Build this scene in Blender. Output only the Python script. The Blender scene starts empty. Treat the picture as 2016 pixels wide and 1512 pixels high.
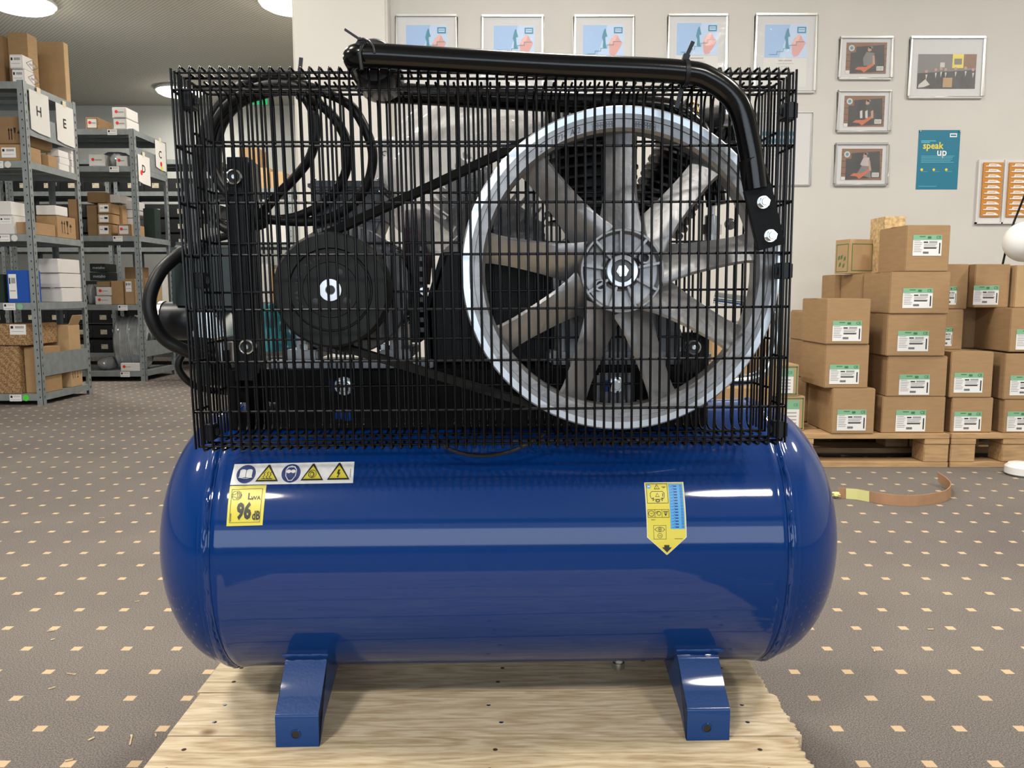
import bpy, bmesh, math, random
from mathutils import Vector, Matrix
random.seed(7)
R = math.radians
SC = bpy.context.scene
# ------------------------------------------------------------------ camera, light, exposure
FPX, PITCH, CAMH = 1600.0, math.atan(180/1600), 0.707
cam = bpy.data.cameras.new('camera'); cam.sensor_width = 36; cam.lens = 36*FPX/2016
cam.clip_start = 0.02; cam.clip_end = 60
co = bpy.data.objects.new('camera', cam); SC.collection.objects.link(co)
co.location = (0, 0, CAMH); co.rotation_euler = (math.pi/2-PITCH, 0, 0); SC.camera = co
vs = SC.view_settings; vs.view_transform = 'Standard'; vs.look = 'None'; vs.gamma = 1; vs.use_curve_mapping = False
vs.exposure = 0.50
W = bpy.data.worlds.new('world'); SC.world = W; W.use_nodes = True
W.node_tree.nodes['Background'].inputs[0].default_value = (.80, .90, 1, 1)
W.node_tree.nodes['Background'].inputs[1].default_value = 0.6
def area(name, loc, rot, sx, sy, power, col, shape='RECTANGLE'):
    l = bpy.data.lights.new(name, 'AREA'); l.shape = shape; l.size = sx; l.size_y = sy; l.energy = power; l.color = col
    o = bpy.data.objects.new(name, l); o.location = loc; o.rotation_euler = rot; SC.collection.objects.link(o); return o
# daylight through the windows behind the camera
area('window_daylight', (.1, -4.85, 1.32), (math.pi/2, 0, 0), 6.6, 1.5, 80, (.80, .90, 1))
LAMP_XY = [(-3.70, 6.4), (-3.60, 9.1), (-1.66, 6.4), (-3.6, 3.8), (-1.8, 3.8), (-3.6, 1.2), (-1.8, 1.2), (.2, 2.4), (1.9, 1.2), (-1.33, -1.4), (1.38, -1.4), (3.3, 2.3)]
LAMP_W = 34
CEIL = 2.9

# ------------------------------------------------------------------ geometry helpers
cP, sP = math.cos(PITCH), math.sin(PITCH)
def ray(px, py):
    a = (px-1008)/FPX; b = (756-py)/FPX
    return (a, cP+b*sP, -sP+b*cP)
def at(px, py, Y):
    d = ray(px, py); t = Y/d[1]; return (d[0]*t, CAMH+d[2]*t)
def ground(px, py, z=0):
    d = ray(px, py); t = (z-CAMH)/d[2]; return (d[0]*t, d[1]*t)
TH = R(1.65); OX, OY, OZ = 0, 1.24, .1004
def loc(px, py, yl):                       # a point of the compressor's own frame
    ey = (-math.sin(TH), math.cos(TH)); ex = (math.cos(TH), math.sin(TH)); d = ray(px, py)
    t = (yl+OY*ey[1])/(d[0]*ey[0]+d[1]*ey[1]); P = (d[0]*t, d[1]*t, CAMH+d[2]*t)
    return (P[0]*ex[0]+(P[1]-OY)*ex[1], yl, P[2]-OZ)
def catmull(pts, n=8, closed=False):
    out = []; m = len(pts); P = [Vector(p) for p in pts]
    for i in range(m if closed else m-1):
        if closed: a, b, c, d = P[(i-1) % m], P[i], P[(i+1) % m], P[(i+2) % m]
        else: a, b, c, d = P[max(i-1, 0)], P[i], P[i+1], P[min(i+2, m-1)]
        for k in range(n):
            t = k/n
            out.append(.5*((2*b)+(c-a)*t+(2*a-5*b+4*c-d)*t*t+(3*b-a-3*c+d)*t**3))
    if not closed: out.append(P[-1])
    return out
def fillet(pts, r, n=5):                   # rounds the corners of a polyline
    P = [Vector(p) for p in pts]; out = [P[0]]
    for i in range(1, len(P)-1):
        a = (P[i-1]-P[i]); b = (P[i+1]-P[i]); rr = min(r, a.length*.49, b.length*.49)
        p0 = P[i]+a.normalized()*rr; p1 = P[i]+b.normalized()*rr
        for k in range(n+1):
            t = k/n; out.append((1-t)**2*p0+2*t*(1-t)*P[i]+t*t*p1)
    out.append(P[-1]); return out
class MB:
    def __init__(s): s.v = []; s.f = []; s.m = []; s.mi = 0; s.xf = None
    def mat(s, i): s.mi = i; return s
    def add(s, vs_, fs):
        k = len(s.v)
        if s.xf is not None: vs_ = [s.xf @ Vector(v) for v in vs_]
        s.v += [tuple(v) for v in vs_]
        s.f += [tuple(i+k for i in f) for f in fs]; s.m += [s.mi]*len(fs)
        return s
    def box(s, x0, x1, y0, y1, z0, z1):
        if x0 > x1: x0, x1 = x1, x0
        if y0 > y1: y0, y1 = y1, y0
        if z0 > z1: z0, z1 = z1, z0
        return s.add([(x0,y0,z0),(x1,y0,z0),(x1,y1,z0),(x0,y1,z0),(x0,y0,z1),(x1,y0,z1),(x1,y1,z1),(x0,y1,z1)],
                     [(0,3,2,1),(4,5,6,7),(0,1,5,4),(1,2,6,5),(2,3,7,6),(3,0,4,7)])
    def obox(s, c, size, rot):
        M = Matrix.Translation(c) @ rot.to_4x4(); h = [q/2 for q in size]
        v = [M @ Vector((x*h[0], y*h[1], z*h[2])) for z in (-1,1) for y in (-1,1) for x in (-1,1)]
        return s.add(v, [(0,2,3,1),(4,5,7,6),(0,1,5,4),(1,3,7,5),(3,2,6,7),(2,0,4,6)])
    def tube(s, pts, r, n=8, closed=False, caps=True):
        P = [Vector(p) for p in pts]; m = len(P); vs_ = []; up = None
        rr = r if isinstance(r, (list, tuple)) else [r]*m
        for i in range(m):
            if closed: t = P[(i+1) % m]-P[i-1]
            else: t = P[min(i+1, m-1)]-P[max(i-1, 0)]
            t.normalize()
            if up is None:
                up = Vector((0,0,1)) if abs(t.z) < .9 else Vector((0,1,0))
            a = t.cross(up)
            if a.length < 1e-6: a = t.orthogonal()
            a.normalize(); b = a.cross(t); up = b
            for k in range(n):
                q = 2*math.pi*k/n; vs_.append(P[i]+a*math.cos(q)*rr[i]+b*math.sin(q)*rr[i])
        fs = []
        for i in range(m if closed else m-1):
            j = (i+1) % m
            for k in range(n):
                l = (k+1) % n; fs.append((i*n+k, i*n+l, j*n+l, j*n+k))
        if caps and not closed:
            fs.append(tuple(range(n-1, -1, -1))); fs.append(tuple((m-1)*n+k for k in range(n)))
        return s.add(vs_, fs)
    def lathe(s, prof, axis='z', c=(0,0,0), n=32, a0=0, a1=2*math.pi, closed_prof=False):
        full = abs(a1-a0-2*math.pi) < 1e-6; cnt = n if full else n+1; vs_ = []
        for (r, h) in prof:
            for k in range(cnt):
                q = a0+(a1-a0)*k/n; u, w = r*math.cos(q), r*math.sin(q)
                p = {'x': (h, u, w), 'y': (u, h, w), 'z': (u, w, h)}[axis]
                vs_.append((p[0]+c[0], p[1]+c[1], p[2]+c[2]))
        fs = []; m = len(prof)
        for i in range(m if closed_prof else m-1):
            j = (i+1) % m
            for k in range(n):
                l = (k+1) % cnt
                fs.append((i*cnt+k, i*cnt+l, j*cnt+l, j*cnt+k))
        return s.add(vs_, fs)
    def cyl(s, c, r, h0, h1, axis='z', n=24, ch=0):
        if ch: prof = [(0,h0),(r-ch,h0),(r,h0+ch),(r,h1-ch),(r-ch,h1),(0,h1)]
        else: prof = [(0,h0),(r,h0),(r,h1),(0,h1)]
        return s.lathe(prof, axis, c, n)
    def prism(s, poly, axis, a0, a1):
        n = len(poly)
        def P(u, w, a): return {'x': (a,u,w), 'y': (u,a,w), 'z': (u,w,a)}[axis]
        v = [P(u,w,a0) for u,w in poly]+[P(u,w,a1) for u,w in poly]
        f = [tuple(range(n-1,-1,-1)), tuple(range(n,2*n))]+[(i,(i+1)%n,n+(i+1)%n,n+i) for i in range(n)]
        return s.add(v, f)
    def hexa(s, c, r, h0, h1, axis='y', rot=.3):
        poly = [(c[0 if axis != 'x' else 1]+r*math.cos(rot+k*math.pi/3), c[2 if axis != 'z' else 1]+r*math.sin(rot+k*math.pi/3)) for k in range(6)]
        o = {'x': c[0], 'y': c[1], 'z': c[2]}[axis]
        return s.prism(poly, axis, o+h0, o+h1)
    def build(s, name, mats, parent=None, smooth=35, bevel=0, segs=2, recalc=True):
        me = bpy.data.meshes.new(name); me.from_pydata(s.v, [], s.f)
        if not isinstance(mats, (list, tuple)): mats = [mats]
        for m in mats: me.materials.append(m)
        me.polygons.foreach_set('material_index', s.m)
        if recalc or bevel:
            bm = bmesh.new(); bm.from_mesh(me); bmesh.ops.remove_doubles(bm, verts=bm.verts, dist=1e-6)
            bmesh.ops.recalc_face_normals(bm, faces=bm.faces)
            if bevel:
                ed = [e for e in bm.edges if len(e.link_faces) == 2 and e.calc_face_angle(0) > R(40)]
                bmesh.ops.bevel(bm, geom=ed, offset=bevel, segments=segs, affect='EDGES', clamp_overlap=True)
            bm.to_mesh(me); bm.free()
        if smooth:
            me.polygons.foreach_set('use_smooth', [True]*len(me.polygons)); me.set_sharp_from_angle(angle=R(smooth))
        o = bpy.data.objects.new(name, me); SC.collection.objects.link(o)
        if parent: o.parent = parent
        return o
def tag(o, label=None, cat=None, group=None, kind=None):
    if label: o['label'] = label
    if cat: o['category'] = cat
    if group: o['group'] = group
    if kind: o['kind'] = kind
    return o
def empty(name, p=(0,0,0), rz=0, parent=None):
    o = bpy.data.objects.new(name, None); o.empty_display_size = .05; SC.collection.objects.link(o)
    o.location = p; o.rotation_euler = (0,0,rz)
    if parent: o.parent = parent
    return o
def struct(o): o['kind'] = 'structure'; return o
def copy_tree(o, parent=None):
    c = o.copy(); SC.collection.objects.link(c)
    if parent: c.parent = parent
    for ch in list(o.children): copy_tree(ch, c)
    return c

# ------------------------------------------------------------------ materials
def M(name, col, rough=.5, metal=0, coat=0, var=0, vscale=8, bump=0, bscale=80, spec=.5, emit=None, estr=0, stretch=None, coatr=.05):
    m = bpy.data.materials.new(name); m.use_nodes = True; nt = m.node_tree; b = nt.nodes['Principled BSDF']
    c = (*col, 1)
    b.inputs['Base Color'].default_value = c; b.inputs['Roughness'].default_value = rough; b.inputs['Metallic'].default_value = metal
    b.inputs['Coat Weight'].default_value = coat; b.inputs['Coat Roughness'].default_value = coatr; b.inputs['Specular IOR Level'].default_value = spec
    tc = nt.nodes.new('ShaderNodeTexCoord'); src = tc.outputs['Object']
    if stretch:
        mp = nt.nodes.new('ShaderNodeMapping'); mp.inputs['Scale'].default_value = stretch; nt.links.new(src, mp.inputs[0]); src = mp.outputs[0]
    if var:
        n = nt.nodes.new('ShaderNodeTexNoise'); n.inputs['Scale'].default_value = vscale; n.inputs['Detail'].default_value = 6; nt.links.new(src, n.inputs['Vector'])
        r = nt.nodes.new('ShaderNodeValToRGB'); r.color_ramp.elements[0].position = .3; r.color_ramp.elements[1].position = .7
        r.color_ramp.elements[0].color = tuple(q*(1-var) for q in col)+(1,); r.color_ramp.elements[1].color = tuple(min(1,q*(1+var)) for q in col)+(1,)
        nt.links.new(n.outputs['Fac'], r.inputs[0]); nt.links.new(r.outputs[0], b.inputs['Base Color'])
    if bump:
        n = nt.nodes.new('ShaderNodeTexNoise'); n.inputs['Scale'].default_value = bscale; n.inputs['Detail'].default_value = 2; nt.links.new(src, n.inputs['Vector'])
        bp = nt.nodes.new('ShaderNodeBump'); bp.inputs['Strength'].default_value = bump; bp.inputs['Distance'].default_value = .001
        nt.links.new(n.outputs['Fac'], bp.inputs['Height']); nt.links.new(bp.outputs[0], b.inputs['Normal'])
    if emit:
        b.inputs['Emission Color'].default_value = (*emit, 1); b.inputs['Emission Strength'].default_value = estr
    return m
def srgb(r, g, b):
    return tuple(((x/255)/12.92 if x/255 <= .04045 else ((x/255+.055)/1.055)**2.4) for x in (r, g, b))
mBlue = M('blue_paint', (.0008, .029, .155), .38, 0, .7, bump=.16, bscale=210, spec=.06, coatr=.06)
mBlueF = M('blue_paint_feet', (.002, .038, .165), .42, 0, .35, bump=.25, bscale=260, spec=.2)
mBlk = M('black_powder_coat', (.002, .0024, .003), .2, 0, .12, bump=.05, bscale=300, spec=.28)
mWire = M('black_coated_wire', (.0018, .002, .003), .25, spec=.28)
mRub = M('black_rubber', (.005, .005, .0055), .42, spec=.35)
mBelt = M('belt_rubber', (.005, .005, .005), .7, spec=.2)
mPly = M('black_plastic', (.008, .009, .012), .4, spec=.35)
mPlate = M('black_handle_plate', (.003, .0035, .004), .5, bump=.1, bscale=60, spec=.15)
mBase = M('black_steel_base', (.0022, .0022, .0026), .4, bump=.1, bscale=90, spec=.1)
mPul = M('blackened_cast_iron', (.006, .0075, .0072), .5, .0, spec=.3, var=.15, vscale=40)
mAlu = M('cast_aluminium', (.36, .36, .37), .42, .85, var=.16, vscale=25, bump=.35, bscale=160)
mMach = M('machined_aluminium', (.80, .86, .92), .32, .9)
mZinc = M('zinc_plated_steel', (.68, .72, .72), .22, 1)
mSteel = M('bright_steel', (.62, .62, .64), .3, 1)
mGal = M('galvanised_sheet', (.27, .30, .31), .42, .35, var=.12, vscale=20)
mGalD = M('shelf_underside', (.13, .15, .15), .5, .4)
mMot = M('grey_motor_paint', (.12, .125, .14), .42, .1)
mCast = M('grey_cast_crankcase', (.33, .35, .38), .5, .5, var=.1, vscale=30, bump=.3, bscale=150)
mFin = M('black_cast_fins', (.004, .0045, .005), .42, 0, spec=.3)
mBrass = M('brass', (.62, .38, .12), .3, 1)
mWhite = M('white_print', (.74, .74, .73), .45)
mYel = M('yellow_print', (.64, .56, .04), .35)
mBlkP = M('black_print', (.01, .01, .01), .4)
mNavy = M('dark_blue_print', (.008, .03, .16), .4)
mCyan = M('light_blue_print', (.06, .33, .72), .4)
mLGrn = M('mint_print', (.20, .42, .26), .5)
mGrnP = M('green_print', (.05, .17, .06), .5)
mGryP = M('grey_print', (.30, .30, .31), .5)
mPaper = M('white_paper', (.62, .61, .59), .7)
mWall = M('wall_paint', (.545, .530, .50), .75, var=.03, vscale=3, bump=.3, bscale=350)
mWallP = M('wall_paint_pillar', (.58, .56, .525), .75, bump=.3, bscale=350)
mFar = M('far_wall_paint', (.62, .64, .63), .8)
mFrame = M('silver_frame', (.62, .62, .60), .25, .9)
mFrame.node_tree.nodes['Principled BSDF'].inputs['Roughness'].default_value = .3
mMatb = M('picture_mount', (.56, .56, .565), .6)
mTeal = M('teal_print', (.006, .155, .25), .5)
mOrg = M('orange_print', (.55, .24, .045), .5)
mRed = M('red_print', (.70, .03, .02), .5)
mGrnDot = M('green_dot', (.08, .60, .05), .5)
mCardA = M('cardboard', (.33, .205, .10), .8, var=.07, vscale=14, bump=.2, bscale=60, stretch=(1,1,6))
mCardB = M('cardboard_dark', (.25, .15, .072), .8, var=.08, vscale=14)
mCardC = M('cardboard_light', (.42, .28, .145), .8, var=.06, vscale=14)
mCardW = M('white_carton', (.62, .60, .59), .7, var=.03, vscale=10)
mCardP = M('patterned_carton', (.27, .16, .07), .8)
mBlueBox = M('blue_carton', (.01, .075, .38), .4)
mDark = M('dark_green_plastic', (.010, .022, .020), .4)
mBin = M('black_bin_plastic', (.007, .008, .010), .4)
mCream = M('cream_label', (.60, .54, .40), .6)
mOSB = M('chipboard', (.55, .38, .19), .8, var=.35, vscale=60)
mPal = M('pallet_wood', (.42, .265, .13), .75, var=.2, vscale=10, bump=.4, bscale=40, stretch=(1, 8, 8))
mFilm = M('grey_film', (.30, .31, .33), .12, .1, 1)
mReel = M('wrapped_coil', (.36, .38, .39), .14, .3, 1, var=.3, vscale=9)
mGlobe = M('white_globe', (.80, .79, .76), .25)
mPic = {k: M('print_'+k, c, .5) for k, c in dict(sky=(.32, .47, .70), sky2=(.46, .58, .76), hand=(.62, .33, .31), fig=(.05, .24, .34), box=(.03, .22, .34),
     wood=(.20, .09, .04), dark=(.018, .018, .020), skin=(.42, .24, .17), orange=(.50, .11, .03), pale=(.52, .50, .47), yel=(.70, .58, .06), grey=(.16, .15, .15)).items()}

def carpet():
    m = bpy.data.materials.new('dotted_carpet'); m.use_nodes = True; nt = m.node_tree; N = nt.nodes.new; L = nt.links.new; b = nt.nodes['Principled BSDF']
    tc = N('ShaderNodeTexCoord'); sx = N('ShaderNodeSeparateXYZ'); L(tc.outputs['Object'], sx.inputs[0])
    def math_(op, a, b_=None, c=None):
        n = N('ShaderNodeMath'); n.operation = op
        for i, q in enumerate((a, b_, c)):
            if q is None: continue
            if isinstance(q, (int, float)): n.inputs[i].default_value = q
            else: L(q, n.inputs[i])
        return n.outputs[0]
    nz = N('ShaderNodeTexNoise'); nz.inputs['Scale'].default_value = 420; nz.inputs['Detail'].default_value = 3; L(tc.outputs['Object'], nz.inputs['Vector'])
    jit = math_('MULTIPLY', math_('SUBTRACT', nz.outputs['Fac'], .5), .002)
    def cell(o, ph):
        q = math_('FRACT', math_('MULTIPLY', math_('ADD', math_('SUBTRACT', o, ph), jit), 10.0))
        return math_('LESS_THAN', math_('ABSOLUTE', math_('SUBTRACT', q, .5)), .088)
    dot = math_('MULTIPLY', cell(sx.outputs['X'], .080), cell(sx.outputs['Y'], .005))
    cr = N('ShaderNodeValToRGB'); e = cr.color_ramp.elements; e[0].position = .33; e[1].position = .68
    e[0].color = (.082, .074, .071, 1); e[1].color = (.222, .202, .190, 1); L(nz.outputs['Fac'], cr.inputs[0])
    n2 = N('ShaderNodeTexNoise'); n2.inputs['Scale'].default_value = 1.6; n2.inputs['Detail'].default_value = 5; L(tc.outputs['Object'], n2.inputs['Vector'])
    mv = N('ShaderNodeMix'); mv.data_type = 'RGBA'; mv.blend_type = 'MULTIPLY'; mv.inputs[0].default_value = 1
    c2 = N('ShaderNodeValToRGB'); c2.color_ramp.elements[0].position = .3; c2.color_ramp.elements[1].position = .7
    c2.color_ramp.elements[0].color = (.86, .83, .83, 1); c2.color_ramp.elements[1].color = (1.1, 1.08, 1.03, 1); L(n2.outputs['Fac'], c2.inputs[0])
    L(cr.outputs[0], mv.inputs[6]); L(c2.outputs[0], mv.inputs[7])
    mx = N('ShaderNodeMix'); mx.data_type = 'RGBA'; L(dot, mx.inputs[0]); L(mv.outputs[2], mx.inputs[6]); mx.inputs[7].default_value = (.50, .37, .235, 1)
    L(mx.outputs[2], b.inputs['Base Color']); b.inputs['Roughness'].default_value = .95; b.inputs['Specular IOR Level'].default_value = .15
    bp = N('ShaderNodeBump'); bp.inputs['Strength'].default_value = .5; bp.inputs['Distance'].default_value = .002; L(nz.outputs['Fac'], bp.inputs['Height']); L(bp.outputs[0], b.inputs['Normal'])
    return m
def wood(name, a, b_, knot=(.20, .11, .055), seed=0):
    m = bpy.data.materials.new(name); m.use_nodes = True; nt = m.node_tree; N = nt.nodes.new; L = nt.links.new; b = nt.nodes['Principled BSDF']
    tc = N('ShaderNodeTexCoord'); mp = N('ShaderNodeMapping'); mp.inputs['Scale'].default_value = (1.1, 9, 9); mp.inputs['Location'].default_value = (seed*3.1, seed*1.7, seed)
    L(tc.outputs['Object'], mp.inputs[0])
    n0 = N('ShaderNodeTexNoise'); n0.inputs['Scale'].default_value = 2.2; n0.inputs['Detail'].default_value = 2; L(mp.outputs[0], n0.inputs['Vector'])
    # grain lines bent by the low noise
    ml = N('ShaderNodeMath'); ml.operation = 'MULTIPLY'; L(n0.outputs['Fac'], ml.inputs[0]); ml.inputs[1].default_value = 55
    sn = N('ShaderNodeMath'); sn.operation = 'SINE'; L(ml.outputs[0], sn.inputs[0])
    n1 = N('ShaderNodeTexNoise'); n1.inputs['Scale'].default_value = 26; n1.inputs['Detail'].default_value = 6; L(mp.outputs[0], n1.inputs['Vector'])
    ad = N('ShaderNodeMath'); ad.operation = 'MULTIPLY_ADD'; L(sn.outputs[0], ad.inputs[0]); ad.inputs[1].default_value = .15; L(n1.outputs['Fac'], ad.inputs[2])
    cr = N('ShaderNodeValToRGB'); cr.color_ramp.elements[0].position = .25; cr.color_ramp.elements[1].position = .72
    cr.color_ramp.elements[0].color = (*a, 1); cr.color_ramp.elements[1].color = (*b_, 1); L(ad.outputs[0], cr.inputs[0])
    vo = N('ShaderNodeTexVoronoi'); vo.inputs['Scale'].default_value = 4.3
    m2 = N('ShaderNodeMapping'); m2.inputs['Scale'].default_value = (1, 1.5, .5); m2.inputs['Location'].default_value = (seed*.7+.3, seed*.31, 0); L(tc.outputs['Object'], m2.inputs[0]); L(m2.outputs[0], vo.inputs['Vector'])
    kr = N('ShaderNodeValToRGB'); kr.color_ramp.elements[0].position = .035; kr.color_ramp.elements[1].position = .075
    kr.color_ramp.elements[0].color = (1,1,1,1); kr.color_ramp.elements[1].color = (0,0,0,1); L(vo.outputs['Distance'], kr.inputs[0])
    mx = N('ShaderNodeMix'); mx.data_type = 'RGBA'; L(kr.outputs[0], mx.inputs[0]); L(cr.outputs[0], mx.inputs[6]); mx.inputs[7].default_value = (*knot, 1)
    L(mx.outputs[2], b.inputs['Base Color']); b.inputs['Roughness'].default_value = .7
    bp = N('ShaderNodeBump'); bp.inputs['Strength'].default_value = .4; bp.inputs['Distance'].default_value = .001; L(n1.outputs['Fac'], bp.inputs['Height']); L(bp.outputs[0], b.inputs['Normal'])
    return m
def perforated():
    m = bpy.data.materials.new('perforated_ceiling'); m.use_nodes = True; nt = m.node_tree; N = nt.nodes.new; L = nt.links.new; b = nt.nodes['Principled BSDF']
    tc = N('ShaderNodeTexCoord'); mp = N('ShaderNodeMapping'); mp.inputs['Scale'].default_value = (38, 38, 38); mp.inputs['Rotation'].default_value = (0, 0, R(45)); L(tc.outputs['Object'], mp.inputs[0])
    vo = N('ShaderNodeTexVoronoi'); vo.inputs['Randomness'].default_value = 0; vo.inputs['Scale'].default_value = 1; vo.voronoi_dimensions = '2D'; L(mp.outputs[0], vo.inputs['Vector'])
    cr = N('ShaderNodeValToRGB'); cr.color_ramp.elements[0].position = .25; cr.color_ramp.elements[1].position = .34
    cr.color_ramp.elements[0].color = (.32, .305, .27, 1); cr.color_ramp.elements[1].color = (.62, .60, .55, 1); L(vo.outputs['Distance'], cr.inputs[0]); L(cr.outputs[0], b.inputs['Base Color'])
    b.inputs['Roughness'].default_value = .8; return m
def film(name, tint=(.80, .82, .84), op=.20):
    m = bpy.data.materials.new(name); m.use_nodes = True; nt = m.node_tree; N = nt.nodes.new; L = nt.links.new
    out = nt.nodes['Material Output']; b = nt.nodes['Principled BSDF']; b.inputs['Base Color'].default_value = (*tint, 1); b.inputs['Roughness'].default_value = .12
    tr = N('ShaderNodeBsdfTransparent'); mx = N('ShaderNodeMixShader'); fr = N('ShaderNodeLayerWeight'); fr.inputs[0].default_value = .35
    tc = N('ShaderNodeTexCoord'); n = N('ShaderNodeTexNoise'); n.inputs['Scale'].default_value = 7; n.inputs['Detail'].default_value = 1.5; n.inputs['Distortion'].default_value = 1.0; L(tc.outputs['Object'], n.inputs['Vector'])
    bp = N('ShaderNodeBump'); bp.inputs['Strength'].default_value = .8; bp.inputs['Distance'].default_value = .006; L(n.outputs['Fac'], bp.inputs['Height']); L(bp.outputs[0], b.inputs['Normal']); L(bp.outputs[0], fr.inputs['Normal'])
    ma = N('ShaderNodeMath'); ma.operation = 'MULTIPLY_ADD'; L(fr.outputs['Facing'], ma.inputs[0]); ma.inputs[1].default_value = .55; ma.inputs[2].default_value = op
    m3 = N('ShaderNodeMapping'); m3.inputs['Scale'].default_value = (16, 16, 3.5); m3.inputs['Rotation'].default_value = (0, R(28), 0); L(tc.outputs['Object'], m3.inputs[0]); n3 = N('ShaderNodeTexNoise'); n3.inputs['Scale'].default_value = 1.6; n3.inputs['Detail'].default_value = 4; n3.inputs['Distortion'].default_value = .8; L(m3.outputs[0], n3.inputs['Vector']); r3 = N('ShaderNodeMapRange'); r3.inputs[1].default_value = .55; r3.inputs[2].default_value = .68; r3.inputs[4].default_value = .45 if op > 0 else 0; L(n3.outputs['Fac'], r3.inputs[0]); a3 = N('ShaderNodeMath'); L(ma.outputs[0], a3.inputs[0]); L(r3.outputs[0], a3.inputs[1]); a3.use_clamp = True; L(a3.outputs[0], mx.inputs[0]); L(tr.outputs[0], mx.inputs[1]); L(b.outputs[0], mx.inputs[2]); L(mx.outputs[0], out.inputs[0]); return m
mCarpet = carpet(); mCeil = perforated(); mBag = film('clear_plastic_film', (.66, .66, .67), .33)
mWoods = [wood('pallet_board_a', (.44, .33, .19), (.68, .57, .40), seed=1), wood('pallet_board_b', (.47, .36, .22), (.70, .59, .43), seed=4), wood('pallet_board_c', (.42, .31, .18), (.66, .55, .38), seed=7)]
mGlass = film('picture_glass', (1, 1, 1), .0)
mGlass.node_tree.nodes['Principled BSDF'].inputs['Roughness'].default_value = .03

# ------------------------------------------------------------------ flat printing (labels, stickers, pictures)
_tc = {}
def text_geo(s, size, bold=0):
    k = (s, bold)
    if k not in _tc:
        cu = bpy.data.curves.new('t', 'FONT'); cu.body = s; cu.size = 1; cu.align_x = 'CENTER'; cu.align_y = 'CENTER'; cu.offset = bold; cu.resolution_u = 2
        ob = bpy.data.objects.new('t', cu); SC.collection.objects.link(ob)
        dg = bpy.context.evaluated_depsgraph_get(); me = bpy.data.meshes.new_from_object(ob.evaluated_get(dg))
        _tc[k] = ([(v.co.x, v.co.y) for v in me.vertices], [tuple(p.vertices) for p in me.polygons])
        bpy.data.objects.remove(ob); bpy.data.curves.remove(cu); bpy.data.meshes.remove(me)
    v, f = _tc[k]; return [(x*size, y*size) for x, y in v], f
class Decal:
    def __init__(s, fn, step=.00025, sub=0): s.mb = MB(); s.fn = fn; s.st = step; s.mats = []; s.sub = sub
    def mi(s, m):
        if m not in s.mats: s.mats.append(m)
        s.mb.mi = s.mats.index(m)
    def geo(s, vs_, fs, m, l):
        s.mi(m)
        if s.sub and len(fs) < 400:
            bm = bmesh.new(); vv = [bm.verts.new((x, y, 0)) for x, y in vs_]
            for f in fs:
                try: bm.faces.new([vv[i] for i in f])
                except ValueError: pass
            bmesh.ops.triangulate(bm, faces=bm.faces)
            for _ in range(5):
                le = [e for e in bm.edges if e.calc_length() > s.sub]
                if not le: break
                bmesh.ops.subdivide_edges(bm, edges=le, cuts=1); bmesh.ops.triangulate(bm, faces=bm.faces)
            bm.verts.index_update(); vs_ = [(v.co.x, v.co.y) for v in bm.verts]; fs = [tuple(v.index for v in f.verts) for f in bm.faces]; bm.free()
        s.mb.add([s.fn(x, y, s.st*(l+1)) for x, y in vs_], fs); return s
    def rect(s, x0, y0, x1, y1, m, l=0):
        if s.sub:
            nx = max(1, int(abs(x1-x0)/s.sub)); ny = max(1, int(abs(y1-y0)/s.sub))
        else: nx = ny = 1
        v = [(x0+(x1-x0)*i/nx, y0+(y1-y0)*j/ny) for j in range(ny+1) for i in range(nx+1)]
        f = [(j*(nx+1)+i, j*(nx+1)+i+1, (j+1)*(nx+1)+i+1, (j+1)*(nx+1)+i) for j in range(ny) for i in range(nx)]
        return s.geo(v, f, m, l)
    def border(s, x0, y0, x1, y1, w, m, l=1):
        s.rect(x0, y0, x1, y0+w, m, l); s.rect(x0, y1-w, x1, y1, m, l); s.rect(x0, y0, x0+w, y1, m, l); return s.rect(x1-w, y0, x1, y1, m, l)
    def poly(s, pts, m, l=1): return s.geo(pts, [tuple(range(len(pts)))], m, l)
    def disc(s, x, y, r, m, l=1, n=24, ry=None): return s.poly([(x+r*math.cos(2*math.pi*k/n), y+(ry or r)*math.sin(2*math.pi*k/n)) for k in range(n)], m, l)
    def line(s, pts, w, m, l=2, closed=False):
        n = len(pts)
        for i in range(n if closed else n-1):
            (a, b), (c, d) = pts[i], pts[(i+1) % n]; L_ = math.hypot(c-a, d-b) or 1; ux, uy = (c-a)/L_*w/2, (d-b)/L_*w/2
            s.geo([(a-ux+uy, b-uy-ux), (c+ux+uy, d+uy-ux), (c+ux-uy, d+uy+ux), (a-ux-uy, b-uy+ux)], [(0,1,2,3)], m, l)
        return s
    def circ(s, x, y, r, w, m, l=2, n=20): return s.line([(x+r*math.cos(2*math.pi*k/n), y+r*math.sin(2*math.pi*k/n)) for k in range(n)], w, m, l, True)
    def text(s, t, x, y, size, m, l=2, bold=0, rot=0, sx=1):
        v, f = text_geo(t, size, bold); c, q = math.cos(rot), math.sin(rot)
        return s.geo([(x+a*sx*c-b*q, y+a*sx*q+b*c) for a, b in v], f, m, l)
    def tri(s, x, y, r, m, l, asp=1): return s.poly([(x-r, y-r*.8*asp), (x+r, y-r*.8*asp), (x, y+r*asp)], m, l)
    def build(s, name, parent=None): return s.mb.build(name, s.mats, parent, smooth=0, recalc=False)
def plane_fn(o, u=(1,0,0), v=(0,0,1)):
    o, u, v = Vector(o), Vector(u).normalized(), Vector(v).normalized(); n = u.cross(v)
    return lambda x, y, w: o+u*x+v*y+n*w

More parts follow.
